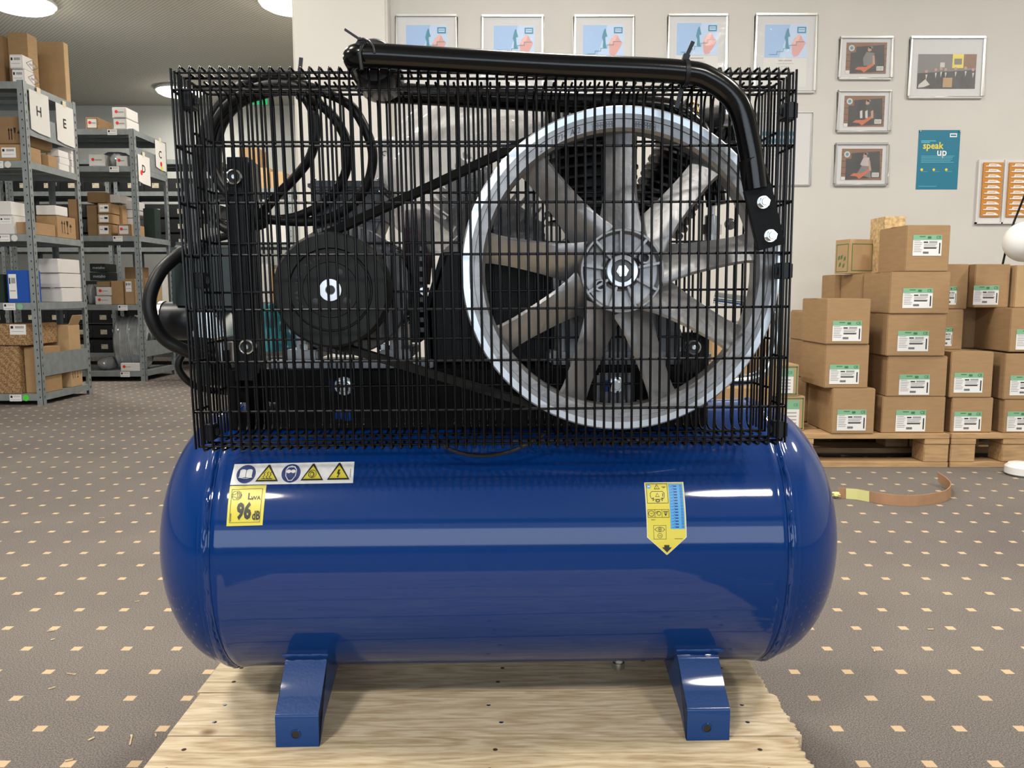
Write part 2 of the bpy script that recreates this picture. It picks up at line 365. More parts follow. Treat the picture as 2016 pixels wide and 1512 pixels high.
# ------------------------------------------------------------------ the setting
YW, XC = 4.2, -1.06
FY = 9.9
def sbox(name, m, *a, bevel=0): return struct(MB().box(*a).build(name, m, smooth=0, bevel=bevel))
fl = MB().add([(-7, -4.7, 0), (4.6, -4.7, 0), (4.6, FY, 0), (-7, FY, 0)], [(0,1,2,3)]).build('floor', mCarpet, smooth=0); struct(fl)
ce = MB().add([(-7, -4.7, CEIL), (4.6, -4.7, CEIL), (4.6, FY, CEIL), (-7, FY, CEIL)], [(3,2,1,0)]).build('ceiling', mCeil, smooth=0); struct(ce)
sbox('wall_back', mWall, -.60, 4.6, YW, YW+.3, 0, CEIL)
struct(MB().box(XC, -.60, YW-.12, YW+.3, 0, CEIL).build('wall_pillar', mWallP, bevel=.012, segs=3))
sbox('wall_corridor', mWallP, XC, -.90, YW+.3, FY, 0, CEIL)
sbox('wall_far', mFar, -7, -.9, FY, FY+.1, 0, CEIL)
sbox('wall_left', mWall, -7.1, -7, -4.7, FY, 0, CEIL)
sbox('wall_right', mWall, 4.6, 4.7, -4.7, YW, 0, CEIL)
wf = MB(); wf.box(-7, 4.6, -4.8, -4.7, 0, .55); wf.box(-7, 4.6, -4.8, -4.7, 2.55, CEIL); wf.box(-7, -3.3, -4.8, -4.7, .55, 2.55); wf.box(3.5, 4.6, -4.8, -4.7, .55, 2.55)
struct(wf.build('wall_front', M('dark_wall_panelling', (.035, .035, .04), .7), smooth=0))
for i, (a, b) in enumerate(((-3.3, 3.5),)):
    w = MB(); w.box(a, b, -4.78, -4.70, .55, .62); w.box(a, b, -4.78, -4.70, 2.49, 2.55)
    for x in (a, b-.07): w.box(x, x+.07, -4.78, -4.70, .62, 2.49)
    struct(w.build('window_%d' % (i+1), mWhite, smooth=0))
sbox('baseboard_back', mWhite, -.60, 4.6, YW-.015, YW, 0, .07)
mLampE = M('lamp_diffuser', (.9, .88, .8), .5, emit=(1, .93, .74), estr=9)
def ceiling_lamp():
    r = empty('ceiling_lamp'); 
    MB().lathe([(0, 0), (.235, 0), (.245, -.012), (.245, -.03), (.235, -.032)], 'z', n=40).build('lamp_rim', mWhite, r)
    MB().lathe([(.233, -.028), (.225, -.05), (.19, -.068), (.12, -.080), (0, -.086)], 'z', n=40).build('diffuser', mLampE, r)
    return r
lamp0 = ceiling_lamp()
LL = {0: 'round glowing ceiling lamp cut off by the top left corner of the photo', 1: 'small far round glowing ceiling lamp beside the top left corner of the wire guard', 2: 'round glowing ceiling lamp cut off by the top edge next to the white pillar'}
for i, (x, y) in enumerate(LAMP_XY):
    if i == 3: continue
    o = lamp0 if i == 0 else copy_tree(lamp0)
    o.location = (x, y, CEIL); tag(o, LL.get(i, 'round glowing ceiling lamp outside the frame of the photo'), 'ceiling lamp', 'round ceiling lamps')
    if i not in LL: o['group'] = 'ceiling lamps out of view'
    area('lamp_light', (x, y, CEIL-.10), (0, 0, 0), .44, .44, 12 if i == 1 else 62 if i == 9 else 30 if i == 10 else 14 if i == 4 else LAMP_W, (1, .945, .86), 'DISK')
o = empty('exit_sign', (at(508, 190, 8.7)[0], 8.7, at(508, 205, 8.7)[1]))
MB().box(-.09, .09, 0, .03, 0, .10).build('panel', M('green_sign', (.01, .30, .09), .4, emit=(.02, .5, .15), estr=.5), o)
MB().box(-.004, .004, .01, .02, .10, CEIL-o.location.z).build('hanger', mGal, o)
tag(o, 'small green emergency exit sign hanging from the far ceiling', 'exit sign')

# ------------------------------------------------------------------ the pallet under the compressor
pal = empty('wooden_pallet', (0, 0, 0)); tag(pal, 'pale new softwood pallet under the blue compressor', 'pallet')
px0, px1 = -.478, .392
edges = [ground(1008, y, .1)[1] for y in (1364, 1449)]
bw = edges[0]-edges[1]; ys = [edges[0]+.118, edges[0]]; y = edges[0]
rn = random.Random(3)
for k in range(7): y -= (bw, .112, .125, .118, .12, .115, .12)[k]; ys.append(y)
for i in range(len(ys)-1):
    mb = MB(); y1, y0 = ys[i]-.0018, ys[i+1]+.0018; n = 26; jl = rn.uniform(-.006, .006); poly = []
    jr = [rn.uniform(-.0035, .0045) for _ in range(n+1)]
    poly = [(px0+jl, y0), ] + [(px1+jr[k]+(.006*math.sin(i*2.3)), y0+(y1-y0)*k/n) for k in range(n+1)] + [(px0+jl, y1)]
    mb.prism(poly, 'z', .078, .100)
    b = mb.build('board', mWoods[i % 3], pal, smooth=0)
for x in (px0+.05, (px0+px1)/2, px1-.05):
    MB().box(x-.045, x+.045, ys[-1]+.004, ys[0]-.004, .0, .0775).build('bearer', mPal, pal, bevel=.002)
mHole = M('nail_recess', (.035, .022, .012), .8)
for i in range(len(ys)-1):
    for x in (px0+.045, (px0+px1)/2+.02, px1-.06):
        for q in (.3, .7):
            MB().lathe([(0, .1004), (.0028, .1004), (.0034, .1001)], 'z', (x+rn.uniform(-.012, .012), ys[i+1]+(ys[i]-ys[i+1])*q, 0), 10).build('nail', mHole if (i+int(q*10)) % 2 else mZinc, pal)
for i, (px, py) in enumerate(((258, 1458), (1722, 1280), (1832, 1240), (270, 1185), (100, 1243), (104, 1260), (140, 1328), (102, 1356), (180, 1456), (307, 1449), (136, 1498), (115, 1172), (200, 1020))):
    X, Y = ground(px, py); L_ = (.030, .022, .012, .01, .014, .008, .02, .011, .010, .009, .011, .006, .017)[i]
    lab_ = ('long pale wood splinter on the carpet by the left corner of the pallet', 'upright-pointing pale splinter on the carpet right of the blue tank', 'flat pale splinter on the carpet at right, further from the tank')[i] if i < 3 else None; c = MB(); c.obox((0, 0, 0), (L_, .0022+.001*(i % 3), .0016), Matrix.Identity(3)); c.obox((L_*.3, .0006, .0008), (L_*.45, .0016, .001), Matrix.Rotation(.2, 3, 'Z'))
    o = c.build('wood_splinter', mWoods[i % 3], bevel=.0003); o.location = (X, Y, .0012); o.rotation_euler.z = (1.9, 1.1, .0, .2, .4, .8, -.3, .7, 1, 2, .4, .5, .1)[i]
    tag(o, lab_ or 'tiny pale wood splinter on the dotted carpet left of the tank', 'wood splinter', None if lab_ else 'wood splinters on the carpet')

# ------------------------------------------------------------------ the compressor: one thing, local frame at the tank axis on the pallet
cmp_ = empty('air_compressor', (OX, OY, OZ), TH); tag(cmp_, 'blue tank air compressor with black wire guard standing on the pale pallet', 'air compressor')
ZA, RT = .241, .2; XL, XR = -.402, .364; DL, DR = .117, .122
prof = []
for k in range(0, 25):
    q = math.pi/2*k/24; prof.append((RT*math.sin(q)**.93, XL-DL*math.cos(q)))
prof += [(RT, XL-.016), (RT+.0018, XL-.012), (RT+.0022, XL-.004), (RT-.001, XL), (RT+.0018, XL+.005), (RT+.0006, XL+.011), (RT, XL+.02)]
for k in range(1, 20): prof.append((RT, XL+.02+(XR-XL-.04)*k/20))
prof += [(RT, XR-.02), (RT+.0006, XR-.011), (RT+.0018, XR-.005), (RT-.001, XR), (RT+.0022, XR+.004), (RT+.0018, XR+.012), (RT, XR+.016)]
for k in range(24, -1, -1):
    q = math.pi/2*k/24; prof.append((RT*math.sin(q)**.93, XR+DR*math.cos(q)))
tank = MB().lathe(prof, 'x', (0, 0, ZA), 128).build('tank', mBlue, cmp_, smooth=60)
for x in (XL-.006, XR+.006):
    pts = []; rs = []
    for k in range(150):
        q = 2*math.pi*k/150; pts.append((x+rn.uniform(-.0014, .0014), (RT-.0002)*math.cos(q), ZA+(RT-.0002)*math.sin(q))); rs.append(.0034+rn.uniform(-.0008, .0008))
    MB().tube(pts, rs, 8, closed=True).build('weld_bead', mBlue, tank, smooth=70)
# nozzle / fitting on the right rear of the tank
MB().cyl((.29, .10, ZA+.16), .02, 0, .05, 'z', 20, .002).build('tank_port', mBlue, tank)
# printed stickers wrapped round the shell
def shell_hit(px, py):
    d = ray(px, py); o = Vector((0, 0, CAMH)); Rz = Matrix.Rotation(-TH, 3, 'Z')
    o = Rz @ (o-Vector((OX, OY, OZ))); d = Rz @ Vector(d)
    a = d.y**2+d.z**2; b = 2*(o.y*d.y+(o.z-ZA)*d.z); c = o.y**2+(o.z-ZA)**2-RT*RT
    t = (-b-math.sqrt(b*b-4*a*c))/(2*a); p = o+d*t
    return p.x, math.atan2(p.z-ZA, -p.y)*RT
def shell_fn(TL, TR, BR, BL, w, h):
    c = [shell_hit(*q) for q in (TL, TR, BR, BL)]
    def fn(x, y, off):
        u, v = x/w, 1-y/h
        X = (1-v)*((1-u)*c[0][0]+u*c[1][0])+v*((1-u)*c[3][0]+u*c[2][0]); S = (1-v)*((1-u)*c[0][1]+u*c[1][1])+v*((1-u)*c[3][1]+u*c[2][1])
        r = RT+off; return (X, -r*math.cos(S/RT), ZA+r*math.sin(S/RT))
    return fn
d = Decal(shell_fn((462, 914), (698, 909), (695, 951), (453, 955), 236, 42), .0003, 6)
d.rect(0, 0, 236, 42, mWhite)
def book(cx, cy):
    for s in (-1, 1): d.poly([(cx, cy-7), (cx+s*12, cy-8), (cx+s*12, cy+7), (cx+s*9, cy+9), (cx+s*4, cy+9), (cx, cy+7)], mWhite, 3)
    d.line([(cx, cy-7), (cx, cy+8)], .8, mNavy, 4); d.line([(cx-13, cy-7), (cx-3, cy-9), (cx+3, cy-9), (cx+13, cy-7)], 1, mWhite, 3)
def wtri(cx, cy):
    d.poly([(cx-22, cy-14.5), (cx+22, cy-14.5), (cx+1.5, cy+19), (cx-1.5, cy+19)], mBlkP, 1); d.poly([(cx-17.5, cy-11.5), (cx+17.5, cy-11.5), (cx, cy+14)], mYel, 2)
d.disc(27, 21, 18.5, mNavy, 1); book(27, 21)
wtri(69, 20)
for s in (-6, 0, 6): d.line([(69+s, 11.5), (69+s-2.2, 14.5), (69+s+1, 18), (69+s-1, 21), (69+s+2, 24)], 1.2, mBlkP, 3)
d.line([(59, 10.5), (79, 10.5)], 1.4, mBlkP, 3)
d.disc(114, 21, 18.5, mNavy, 1); d.poly([(103, 27), (104, 15), (110, 6), (118, 6), (124, 15), (125, 27), (121, 34), (114, 36), (107, 34)], mWhite, 2)
d.poly([(104.5, 27), (105.5, 15), (111, 7.5), (117, 7.5), (122.5, 15), (123.5, 27), (119, 32), (109, 32)], mNavy, 3); d.disc(109.5, 24, 4.6, mWhite, 4, ry=3.6); d.disc(118.5, 24, 4.6, mWhite, 4, ry=3.6)
wtri(156, 20.5)
for k in range(2): d.circ(154+k*2, 17.5+k, 5.6+k*1.8, 1, mBlkP, 3)
d.circ(155, 17.5, 3.4, .9, mBlkP, 3)
wtri(207, 21); d.poly([(206, 26), (210, 26), (207.5, 20), (210.5, 20), (206.5, 12), (205, 12), (206.5, 17.5), (203.5, 17.5)], mBlkP, 3); d.poly([(203.5, 13), (208, 13), (205.6, 10)], mBlkP, 3)
for k in range(5): d.rect(229.3, 11+k*3.4, 230.3, 13.4+k*3.4, mBlkP, 3)
d.build('warning_sticker', tank)
d = Decal(shell_fn((453, 957), (525, 955), (517, 1034), (446, 1036), 72, 80), .0003, 5)
d.rect(0, 0, 72, 80, mYel); d.border(5, 6, 66, 73, .8, mBlkP)
d.circ(15, 60, 10, .8, mBlkP, 2, 6); d.line([(8, 57), (13, 57), (17, 53), (17, 67), (13, 62), (8, 62)], .8, mBlkP, 2, True)
for k in range(4): d.line([(18+k*1.7, 54-k*.3), (20.4+k*1.8, 60), (18+k*1.7, 66+k*.3)], .6, mBlkP, 2)
d.text('L', 42, 57, 19, mBlkP, 2, .012); d.text('WA', 54, 53.5, 11, mBlkP, 2, .012)
d.text('96', 33, 27, 43, mBlkP, 2, .045, sx=.66); d.text('dB', 57.5, 18.5, 24, mBlkP, 2, .03, sx=.6)
for k in range(7): d.rect(6.6, 9+k*2.3, 8.2, 10.6+k*2.3, mBlkP, 2)
d.build('noise_level_sticker', tank)
d = Decal(shell_fn((1268, 950), (1345, 949), (1352, 1092), (1274, 1092), 78, 143), .0003, 5)
for a, b in ((0, mWhite), (1.3, mYel)):
    l = 0 if a == 0 else 1
    d.rect(a, 34+a*.6, 78-a, 143-a, b, l)
    for k in range(6):
        y0, y1 = 34*k/6+a, 34*(k+1)/6+a; f = lambda q: max(0, (34-q)/34*38)
        d.geo([(a+f(y0), y0), (78-a-f(y0), y0), (78-a-f(y1), y1), (a+f(y1), y1)], [(0, 1, 2, 3)], b, l)
d.rect(47, 50, 75, 139, mCyan, 2)
for k in range(15):
    y = 53+k*5.75; d.rect(49.5, y-.6, 54, y-.1, mNavy, 3); d.rect(56.5, y-.9, 63, y+1.6, mNavy, 3); d.border(69, y-.8, 73, y+3, .7, mNavy, 3); d.line([(54, y), (56, y+2.6)], .6, mNavy, 3)
d.border(3, 100, 45, 140, .9, mBlkP, 2); d.disc(8, 134, 4.4, mCyan, 2); d.rect(5.5, 132.6, 10.5, 135.2, mWhite, 3)
d.tri(24, 133, 6, mBlkP, 2); d.tri(24, 132.6, 4.2, mYel, 3); d.rect(23.6, 130.6, 24.4, 134, mBlkP, 4)
for k in range(3): d.rect(33+k*2, 132.6-k*1.4, 42-k*2, 133.5-k*1.4, mBlkP, 2)
d.line([(12, 109.5), (10, 114), (10, 120), (14, 124), (34, 124), (38, 120), (38, 114), (36, 109.5), (31, 108), (17, 108)], 1, mBlkP, 2, True)
d.tri(24, 116.5, 4.4, mBlkP, 2); d.tri(24, 116.2, 3, mYel, 3); d.rect(34, 113.5, 35.6, 120, mBlkP, 2)
d.disc(24, 105, 4.4, mBlkP, 2, ry=3); d.disc(24, 105, 2.5, mYel, 3, ry=1.4)
for x in (15, 33): d.disc(x, 110, 1.4, mBlkP, 3); d.disc(x, 106, 1.2, mBlkP, 3)
d.border(3, 72, 45, 88, .8, mBlkP, 2); d.rect(16.7, 72, 17.4, 88, mBlkP, 2); d.rect(30.7, 72, 31.4, 88, mBlkP, 2)
d.circ(10, 80, 5.4, 1, mBlkP, 2); d.line([(7.5, 81), (10, 79.4), (13, 81)], .8, mBlkP, 2)
d.circ(25, 80, 3.6, .9, mBlkP, 2); d.line([(18.5, 82.5), (23, 84), (27, 83.6)], 1, mBlkP, 2); d.line([(19, 80), (22, 81)], 1, mBlkP, 2)
for k in range(3): d.rect(33.4+k*1.2, 83-k*2.6, 43-k*1.2, 84.4-k*2.6, mBlkP, 2)
d.poly([(36, 78), (40.4, 78), (38.2, 74.5)], mBlkP, 2)
d.rect(9, 67.4, 17, 68.4, mBlkP, 2)
d.border(13, 30, 38, 57, .6, mBlkP, 2); d.line([(15.5, 49), (20, 52.6), (25.5, 53.8), (31, 52.6), (35.5, 49), (31, 45.4), (25.5, 44.4), (20, 45.4)], .8, mBlkP, 2, True); d.circ(25.5, 49, 3.2, .8, mBlkP, 2); d.disc(25.5, 49, 1.3, mBlkP, 3)
d.circ(25.5, 37, 4.4, .7, mBlkP, 2); d.rect(23, 36.5, 28, 37.4, mBlkP, 3)
d.rect(54, 30.5, 70, 31.4, mBlkP, 2)
d.poly([(33.5, 19), (43.5, 19), (43.5, 14.5), (48.5, 14.5), (39, 4.5), (29, 14.5), (33.5, 14.5)], mBlkP, 2)
d.build('inspection_sticker', tank)
# drain valve
vx = loc(1217, 1310, 0)[0]
dv = MB().cyl((vx, 0, 0), .008, .03, .05, 'z', 16); dv.cyl((vx, 0, 0), .0098, .019, .031, 'z', 6); dv.cyl((vx, 0, 0), .0105, .008, .020, 'z', 20, .001); pass
dvo = dv.build('drain_valve', mZinc, tank)
MB().prism([(.030, .008), (.040, -.008), (.046, -.008), (.046, .004), (.034, .012), (.020, .012), (.020, .006)], 'y', -.005, .005).build('valve_lever', mPly, tank).location = (vx-.004, 0, .029)
MB().cyl((vx, 0, .033), .0036, 0, .020, 'x', 12).build('valve_stem', mZinc, tank).location = (vx, 0, 0)
# feet
def foot(xa, xb, sgn, inner):
    s = sgn; w = .004
    out = [(-.201, 0), (-.201, .042), (-.199, .046), (-.136, .0885), (-.1335, .092), (-.140, .1035)]
    inn = [(-.146, .1035), (-.138, .0935), (-.140, .0905), (-.197+w*.2, .0505-w*1.2), (-.201+w, .041), (-.201+w, 0)]
    P = [(y*s, z) for y, z in out+inn[::-1][::-1]]
    mb = MB().prism(P, 'x', xa, xb)
    arc = [(-.133, .0915)] + [(-RT*math.cos(q), ZA-RT*math.sin(q)) for q in [R(47+k*6) for k in range(8)]]
    fl_ = [(-.201+w*.5, .0005), (-.194, .0005), (-.163, .020), (-.060, .044)] + [(y, z) for y, z in arc[::-1] if y > -.5] + [(-.196, .046), (-.1995, .042)]
    for x0 in (xa, xb-w): mb.prism([(y*s, z) for y, z in fl_], 'x', x0, x0+w)
    o = mb.build('foot', mBlueF, cmp_, smooth=50, bevel=.0008)
    pts = [(xa-.004+(xb-xa+.008)*k/12, s*(-.1435+rn.uniform(-.0008, .0008)), .1035+rn.uniform(-.0008, .0008)) for k in range(13)]
    MB().tube(pts, [.0032+rn.uniform(0, .0012) for _ in pts], 8).build('foot_weld', mBlueF, o, smooth=70)
    c = ((xa+xb)/2-.002, s*-.201, .018)
    MB().lathe([(0, -.0004), (.0055, -.0004)], 'y', c, 20).build('bolt_hole', mBlkP, o)
    MB().lathe([(.0055, -.0012), (.0066, -.0012), (.0072, 0)], 'y', c, 24).build('hole_rim', mBlueF, o)
for s in (1, -1):
    foot(-.323, -.265, s, 1); foot(.232, .2908, s, 0)
# base frame plate over the tank
yb = -.104
x0, _, z1 = loc(449, 728, yb); x1 = loc(1389, 733, yb)[0]; z0 = loc(449, 846, yb)[2]
holes = [loc(477, 801, yb), loc(538, 799, yb)]
bp = MB()
xs = [x0, holes[0][0]-.0065, holes[0][0]+.0065, holes[1][0]-.0065, holes[1][0]+.0065, x1]; zh = holes[0][2]
for a, b, full in ((xs[0], xs[1], 1), (xs[1], xs[2], 0), (xs[2], xs[3], 1), (xs[3], xs[4], 0), (xs[4], xs[5], 1)):
    if full: bp.box(a, b, yb, yb+.004, z0, z1)
    else: bp.box(a, b, yb, yb+.004, z0, zh-.006); bp.box(a, b, yb, yb+.004, zh+.006, z1)
bp.box(x0, x1, yb+.004, .115, z1-.004, z1); bp.box(x0+.16, x1, .111, .115, z0-.01, z1-.004)
bp.prism([(yb+.004, z0), (yb+.004, z1-.004), (.111, z1-.004), (.111, z0), (.05, .4415), (-.05, .4415)], 'x', x0+.09, x0+.094)
bp.prism([(yb+.004, z0), (yb+.004, z1-.004), (.111, z1-.004), (.111, z0), (.05, .4415), (-.05, .4415)], 'x', x1-.094, x1-.09)
base = bp.build('base_frame', mBase, cmp_, bevel=.0012)
sl = MB()
for (px, py, w, h) in ((660, 760, .010, .0065), (665, 817, .006, .006), (683, 820, .006, .006)):
    q = loc(px, py, yb-.0006); sl.box(q[0]-w, q[0]+w, yb-.0008, yb, q[2]-h, q[2]+h)
sl.build('slot', mBlue, base)
def hexbolt(px, py, yl, r, parent, name='bolt', washer=1.35, mat=None, y0=0):
    q = loc(px, py, yl); mb = MB()
    mb.cyl((q[0], 0, q[2]), r*washer, yl, yl+.0022, 'y', 28, .0004)
    if washer > 1.6: mb.cyl((q[0], 0, q[2]), r*1.15, yl-.001, yl, 'y', 24)
    mb.hexa((q[0], 0, q[2]), r, yl-.007, yl, 'y', .3)
    mb.cyl((q[0], 0, q[2]), r*.72, yl-.0085, yl-.006, 'y', 18, .0006)
    return mb.build(name, mat or mZinc, parent, smooth=30)
hexbolt(677, 760, yb-.003, .0098, base)
# rubber block with bolt seen through the flywheel
q = loc(1212, 770, yb-.01); mt = MB().box(q[0]-.026, q[0]+.026, yb-.012, yb-.0005, q[2]-.035, q[2]+.025).build('pump_mount', mMot, base, bevel=.003)
hexbolt(1213, 758, yb-.015, .0085, mt); q = loc(1194, 758, yb); MB().box(q[0]-.006, q[0]+.004, yb-.0135, yb-.012, q[2]-.008, q[2]+.008).build('slot', mBlue, mt)
mb = MB()
for k in range(8): mb.box(loc(1172+k*13, 800, yb)[0], loc(1176+k*13, 800, yb)[0], yb-.017, yb-.012, loc(1200, 802, yb)[2], loc(1200, 785, yb)[2])
mb.build('rib', mMot, mt)
# upright supports of the guard
xa, _, za = loc(446, 309, -.112); xb_, _, zb = loc(486, 735, -.112)
u = MB().box(xa, xa+.028, -.112, -.084, zb-.01, za); u.box(xa+.030, xa+.033, -.112, -.08, zb, za-.005); u.box(xa+.006, xa+.0065, -.1125, -.112, zb, za); u.box(xa+.020, xa+.0205, -.1125, -.112, zb, za)
sup = u.build('guard_upright', mPly, cmp_, bevel=.0015)
def ringbolt(px, py, parent, yl=-.128):
    q = loc(px, py, yl)
    MB().lathe([(.0082, .002), (.0080, -.0010), (.0090, -.0015), (.0100, -.0008), (.0105, .001), (.0105, .0165)], 'y', (q[0], yl, q[2]), 28).build('washer', mZinc, parent)
    MB().lathe([(0, .003), (.0079, .002)], 'y', (q[0], yl, q[2]), 24).build('recess', mBlkP, parent)
    b = MB().cyl((q[0], yl, q[2]), .0036, -.002, .006, 'y', 16, .001); b.build('bolt_head', mZinc, parent)
ringbolt(460, 348, sup); ringbolt(485, 683, sup)
xa, _, za = loc(1350, 655, -.112); zb = z1
sup2 = MB().box(xa, xa+.030, -.112, -.084, zb-.006, za).build('guard_upright', mPly, cmp_, bevel=.0015); ringbolt(1366, 684, sup2)

# ------------------------------------------------------------------ flywheel
FX, FZ, FR, FYF = .1345, .634, .2045, -.196
fw = empty('flywheel', (FX, FYF, FZ), parent=cmp_)
def frame(mb): return mb
MB().lathe([(FR-.016, .0), (FR-.0155, -.003), (FR-.004, -.003), (FR, .001), (FR, .008), (FR-.011, .014), (FR-.011, .017), (FR, .023), (FR, .027), (FR-.011, .033), (FR-.011, .036), (FR, .042), (FR, .048), (FR-.020, .048), (FR-.030, .030), (FR-.030, .004), (FR-.026, .0), (FR-.016, 0)], 'y', (0,0,0), 96).build('rim', mAlu, fw, smooth=30)
MB().lathe([(FR-.0045, .0), (FR-.0098, -.0036), (FR-.0015, -.0036), (FR+.0004, -.0015), (FR+.0004, .004)], 'y', (0,0,0), 128).build('machined_edge', mMach, fw, smooth=30)
# cast letters on the rim
d = Decal(lambda x, y, w: (0, 0, 0), .0002)
def arcfn(x, y, w):
    r = FR-.0215+y; a = math.pi/2-x/r; return (r*math.cos(a), -.0006-w, r*math.sin(a))
d.fn = arcfn; mAluD = M('cast_aluminium_relief', (.13, .13, .135), .5, .8)
for s0 in (-.040, .012):
    for k in range(8): d.border(s0+k*.0036, -.0036, s0+k*.0036+.0032, -.0003, .0004, mAluD, 0); d.border(s0+k*.0036, .0003, s0+k*.0036+.0032, .0036, .0004, mAluD, 0)
d.text('A 2', -.062, 0, .010, mAluD, 1); d.text('11734', -.085, 0, .009, mAluD, 1); d.text('2', -.110, 0, .009, mAluD, 1)
d.build('cast_marks', fw)
for k in range(9):
    a = R(90+40*k); mb = MB(); secs = []
    for i in range(9):
        t = i/8; r = .050+(FR-.024-.050)*t; wd = .052-.018*t; tw = R(30-6*t); flare = .008*(1-t)**6+.006*t**8
        w2 = wd/2+flare; thk = .0045; sec = []
        for (s_, d_) in ((-1, -.2), (-.9, -1), (-.3, -1.25), (.4, -1.1), (.95, -.7), (1, .3), (.5, .75), (-.3, .75), (-.9, .6)):
            c_ = s_*w2; e_ = d_*thk+.0
            sec.append((c_*math.cos(tw)+e_*math.sin(tw)*-1, .022+c_*math.sin(tw)+e_*math.cos(tw)))
        secs.append([(r*math.cos(a)-x*math.sin(a), y, r*math.sin(a)+x*math.cos(a)) for x, y in sec])
    n = 9; v = [p for s_ in secs for p in s_]; f = [(i*n+j, i*n+(j+1) % n, (i+1)*n+(j+1) % n, (i+1)*n+j) for i in range(8) for j in range(n)]
    f += [tuple(range(n-1, -1, -1)), tuple(8*n+j for j in range(n))]; mb.add(v, f); mb.build('spoke', mAlu, fw, smooth=50)
hub = MB().lathe([(.0225, .0), (.0225, .030), (.050, .030), (.0535, .014), (.0535, -.004), (.0525, -.006), (.0505, -.006), (.0495, .002), (.047, .008), (.026, .010), (.0235, .002), (.0225, 0)], 'y', (0,0,0), 64)
for k in range(9):
    a = R(92+40*k); r0, r1 = .021, .0505
    Mx = Matrix(((math.cos(a), -math.sin(a), 0), (0, 0, 1), (math.sin(a), math.cos(a), 0)))
    hub.obox((.5*(r0+r1)*math.cos(a), .002, .5*(r0+r1)*math.sin(a)), (r1-r0, .0032, .014), Mx)
hubo = hub.build('hub', mAlu, fw, bevel=.0006)
MB().lathe([(.0145, -.006), (.0195, -.0068), (.0205, -.0055), (.0205, .004), (.0145, .004), (.0145, -.006)], 'y', n=40).build('hub_collar', mMach, hubo)
c = MB().lathe([(0, -.001), (.0138, -.001), (.0142, .003)], 'y', n=40); c.build('crank_washer', mMot, hubo)
c = MB().hexa((0, 0, 0), .0078, -.008, -.001, 'y', .1); c.cyl((0, 0, 0), .0064, -.0092, -.007, 'y', 20, .0005); c.build('hub_bolt', mZinc, hubo)
for a in (R(30), R(213)):
    p = (.033*math.cos(a), 0, .033*math.sin(a))
    MB().lathe([(.0052, .004), (.0052, -.005), (.0074, -.005), (.0082, .008)], 'y', p, 24).build('puller_boss', mAlu, hubo)
    MB().lathe([(0, .003), (.0053, .003)], 'y', p, 20).build('puller_hole', mBlkP, hubo)

# ------------------------------------------------------------------ motor pulley and belt
PX, PZ, PR, PY = -.2345, .6098, .0728, -.202
pu = MB().lathe([(.013, .0), (.034, .0), (.0345, .001), (.0352, -.0005), (.0495, -.0005), (.050, .002), (.0515, .002), (.053, .0), (PR-.003, .0), (PR, .003), (PR, .009), (PR-.010, .014), (PR-.010, .018), (PR, .023), (PR, .027), (PR-.010, .033), (PR-.010, .036), (PR, .041), (PR, .046), (.03, .046)], 'y', n=80).build('motor_pulley', mPul, cmp_, smooth=30)
pu.location = (PX, PY, PZ)
MB().lathe([(.0345, .0005), (.0345, -.0008), (.0135, -.0008), (.0135, .004)], 'y', n=48).build('taper_bush', mPul, pu)
MB().lathe([(.0052, .006), (.0052, -.002), (.0062, -.003), (.0138, -.003), (.0142, -.001)], 'y', n=36).build('motor_shaft', mSteel, pu)
MB().lathe([(0, -.0005), (.0053, -.0005)], 'y', n=20).build('shaft_bore', mBlkP, pu)
for a, r_ in ((R(63), .0048), (R(218), .0048), (R(-35), .005)):
    p = (.0245*math.cos(a), 0, .0245*math.sin(a)); MB().lathe([(0, -.0012), (r_*.8, -.0012), (r_, -.001)], 'y', p, 18).build('grub_hole', mBlkP, pu)
d = Decal(lambda x, y, w: ((.042+y)*math.cos(math.pi/2-x/.042), -.0007-w, (.042+y)*math.sin(math.pi/2-x/.042)), .0002); mRel = M('cast_relief', (.06, .065, .065), .6)
for k, ch in enumerate('2SPA 170 2517'): d.text(ch, -.088+k*.0062, 0, .0062, mRel)
d.build('cast_marks', pu)
# two V-belts as one belt part: path tangent round both wheels
def belt(y0, y1, name='drive_belt'):
    r1, r2 = PR-.001, FR-.001; dx, dz = FX-PX, FZ-PZ; D = math.hypot(dx, dz); ph = math.atan2(dz, dx); al = math.asin((r2-r1)/D); path = []
    for k in range(41):
        q = ph+math.pi/2+al+(math.pi*2-2*(math.pi/2+al))*k/40; path.append((PX+r1*math.cos(q), PZ+r1*math.sin(q)))
    for k in range(61):
        q = ph-(math.pi/2+al)+(math.pi+2*al)*k/60; path.append((FX+r2*math.cos(q), FZ+r2*math.sin(q)))
    n = len(path); v = []; f = []
    for i, (x, z) in enumerate(path):
        a, b = path[i-1], path[(i+1) % n]; tx, tz = b[0]-a[0], b[1]-a[1]; l = math.hypot(tx, tz); nx, nz = -tz/l, tx/l
        for (o_, yy) in ((0, y0), (0, y1), (.009, y1-.0025), (.009, y0+.0025)): v.append((x+nx*o_, yy, z+nz*o_))
    for i in range(n):
        j = (i+1) % n
        for k in range(4): f.append((i*4+k, i*4+(k+1) % 4, j*4+(k+1) % 4, j*4+k))
    return MB().add(v, f).build(name, mBelt, cmp_, smooth=30)
belt(PY+.0105, PY+.0215); belt(PY+.0285, PY+.0395)

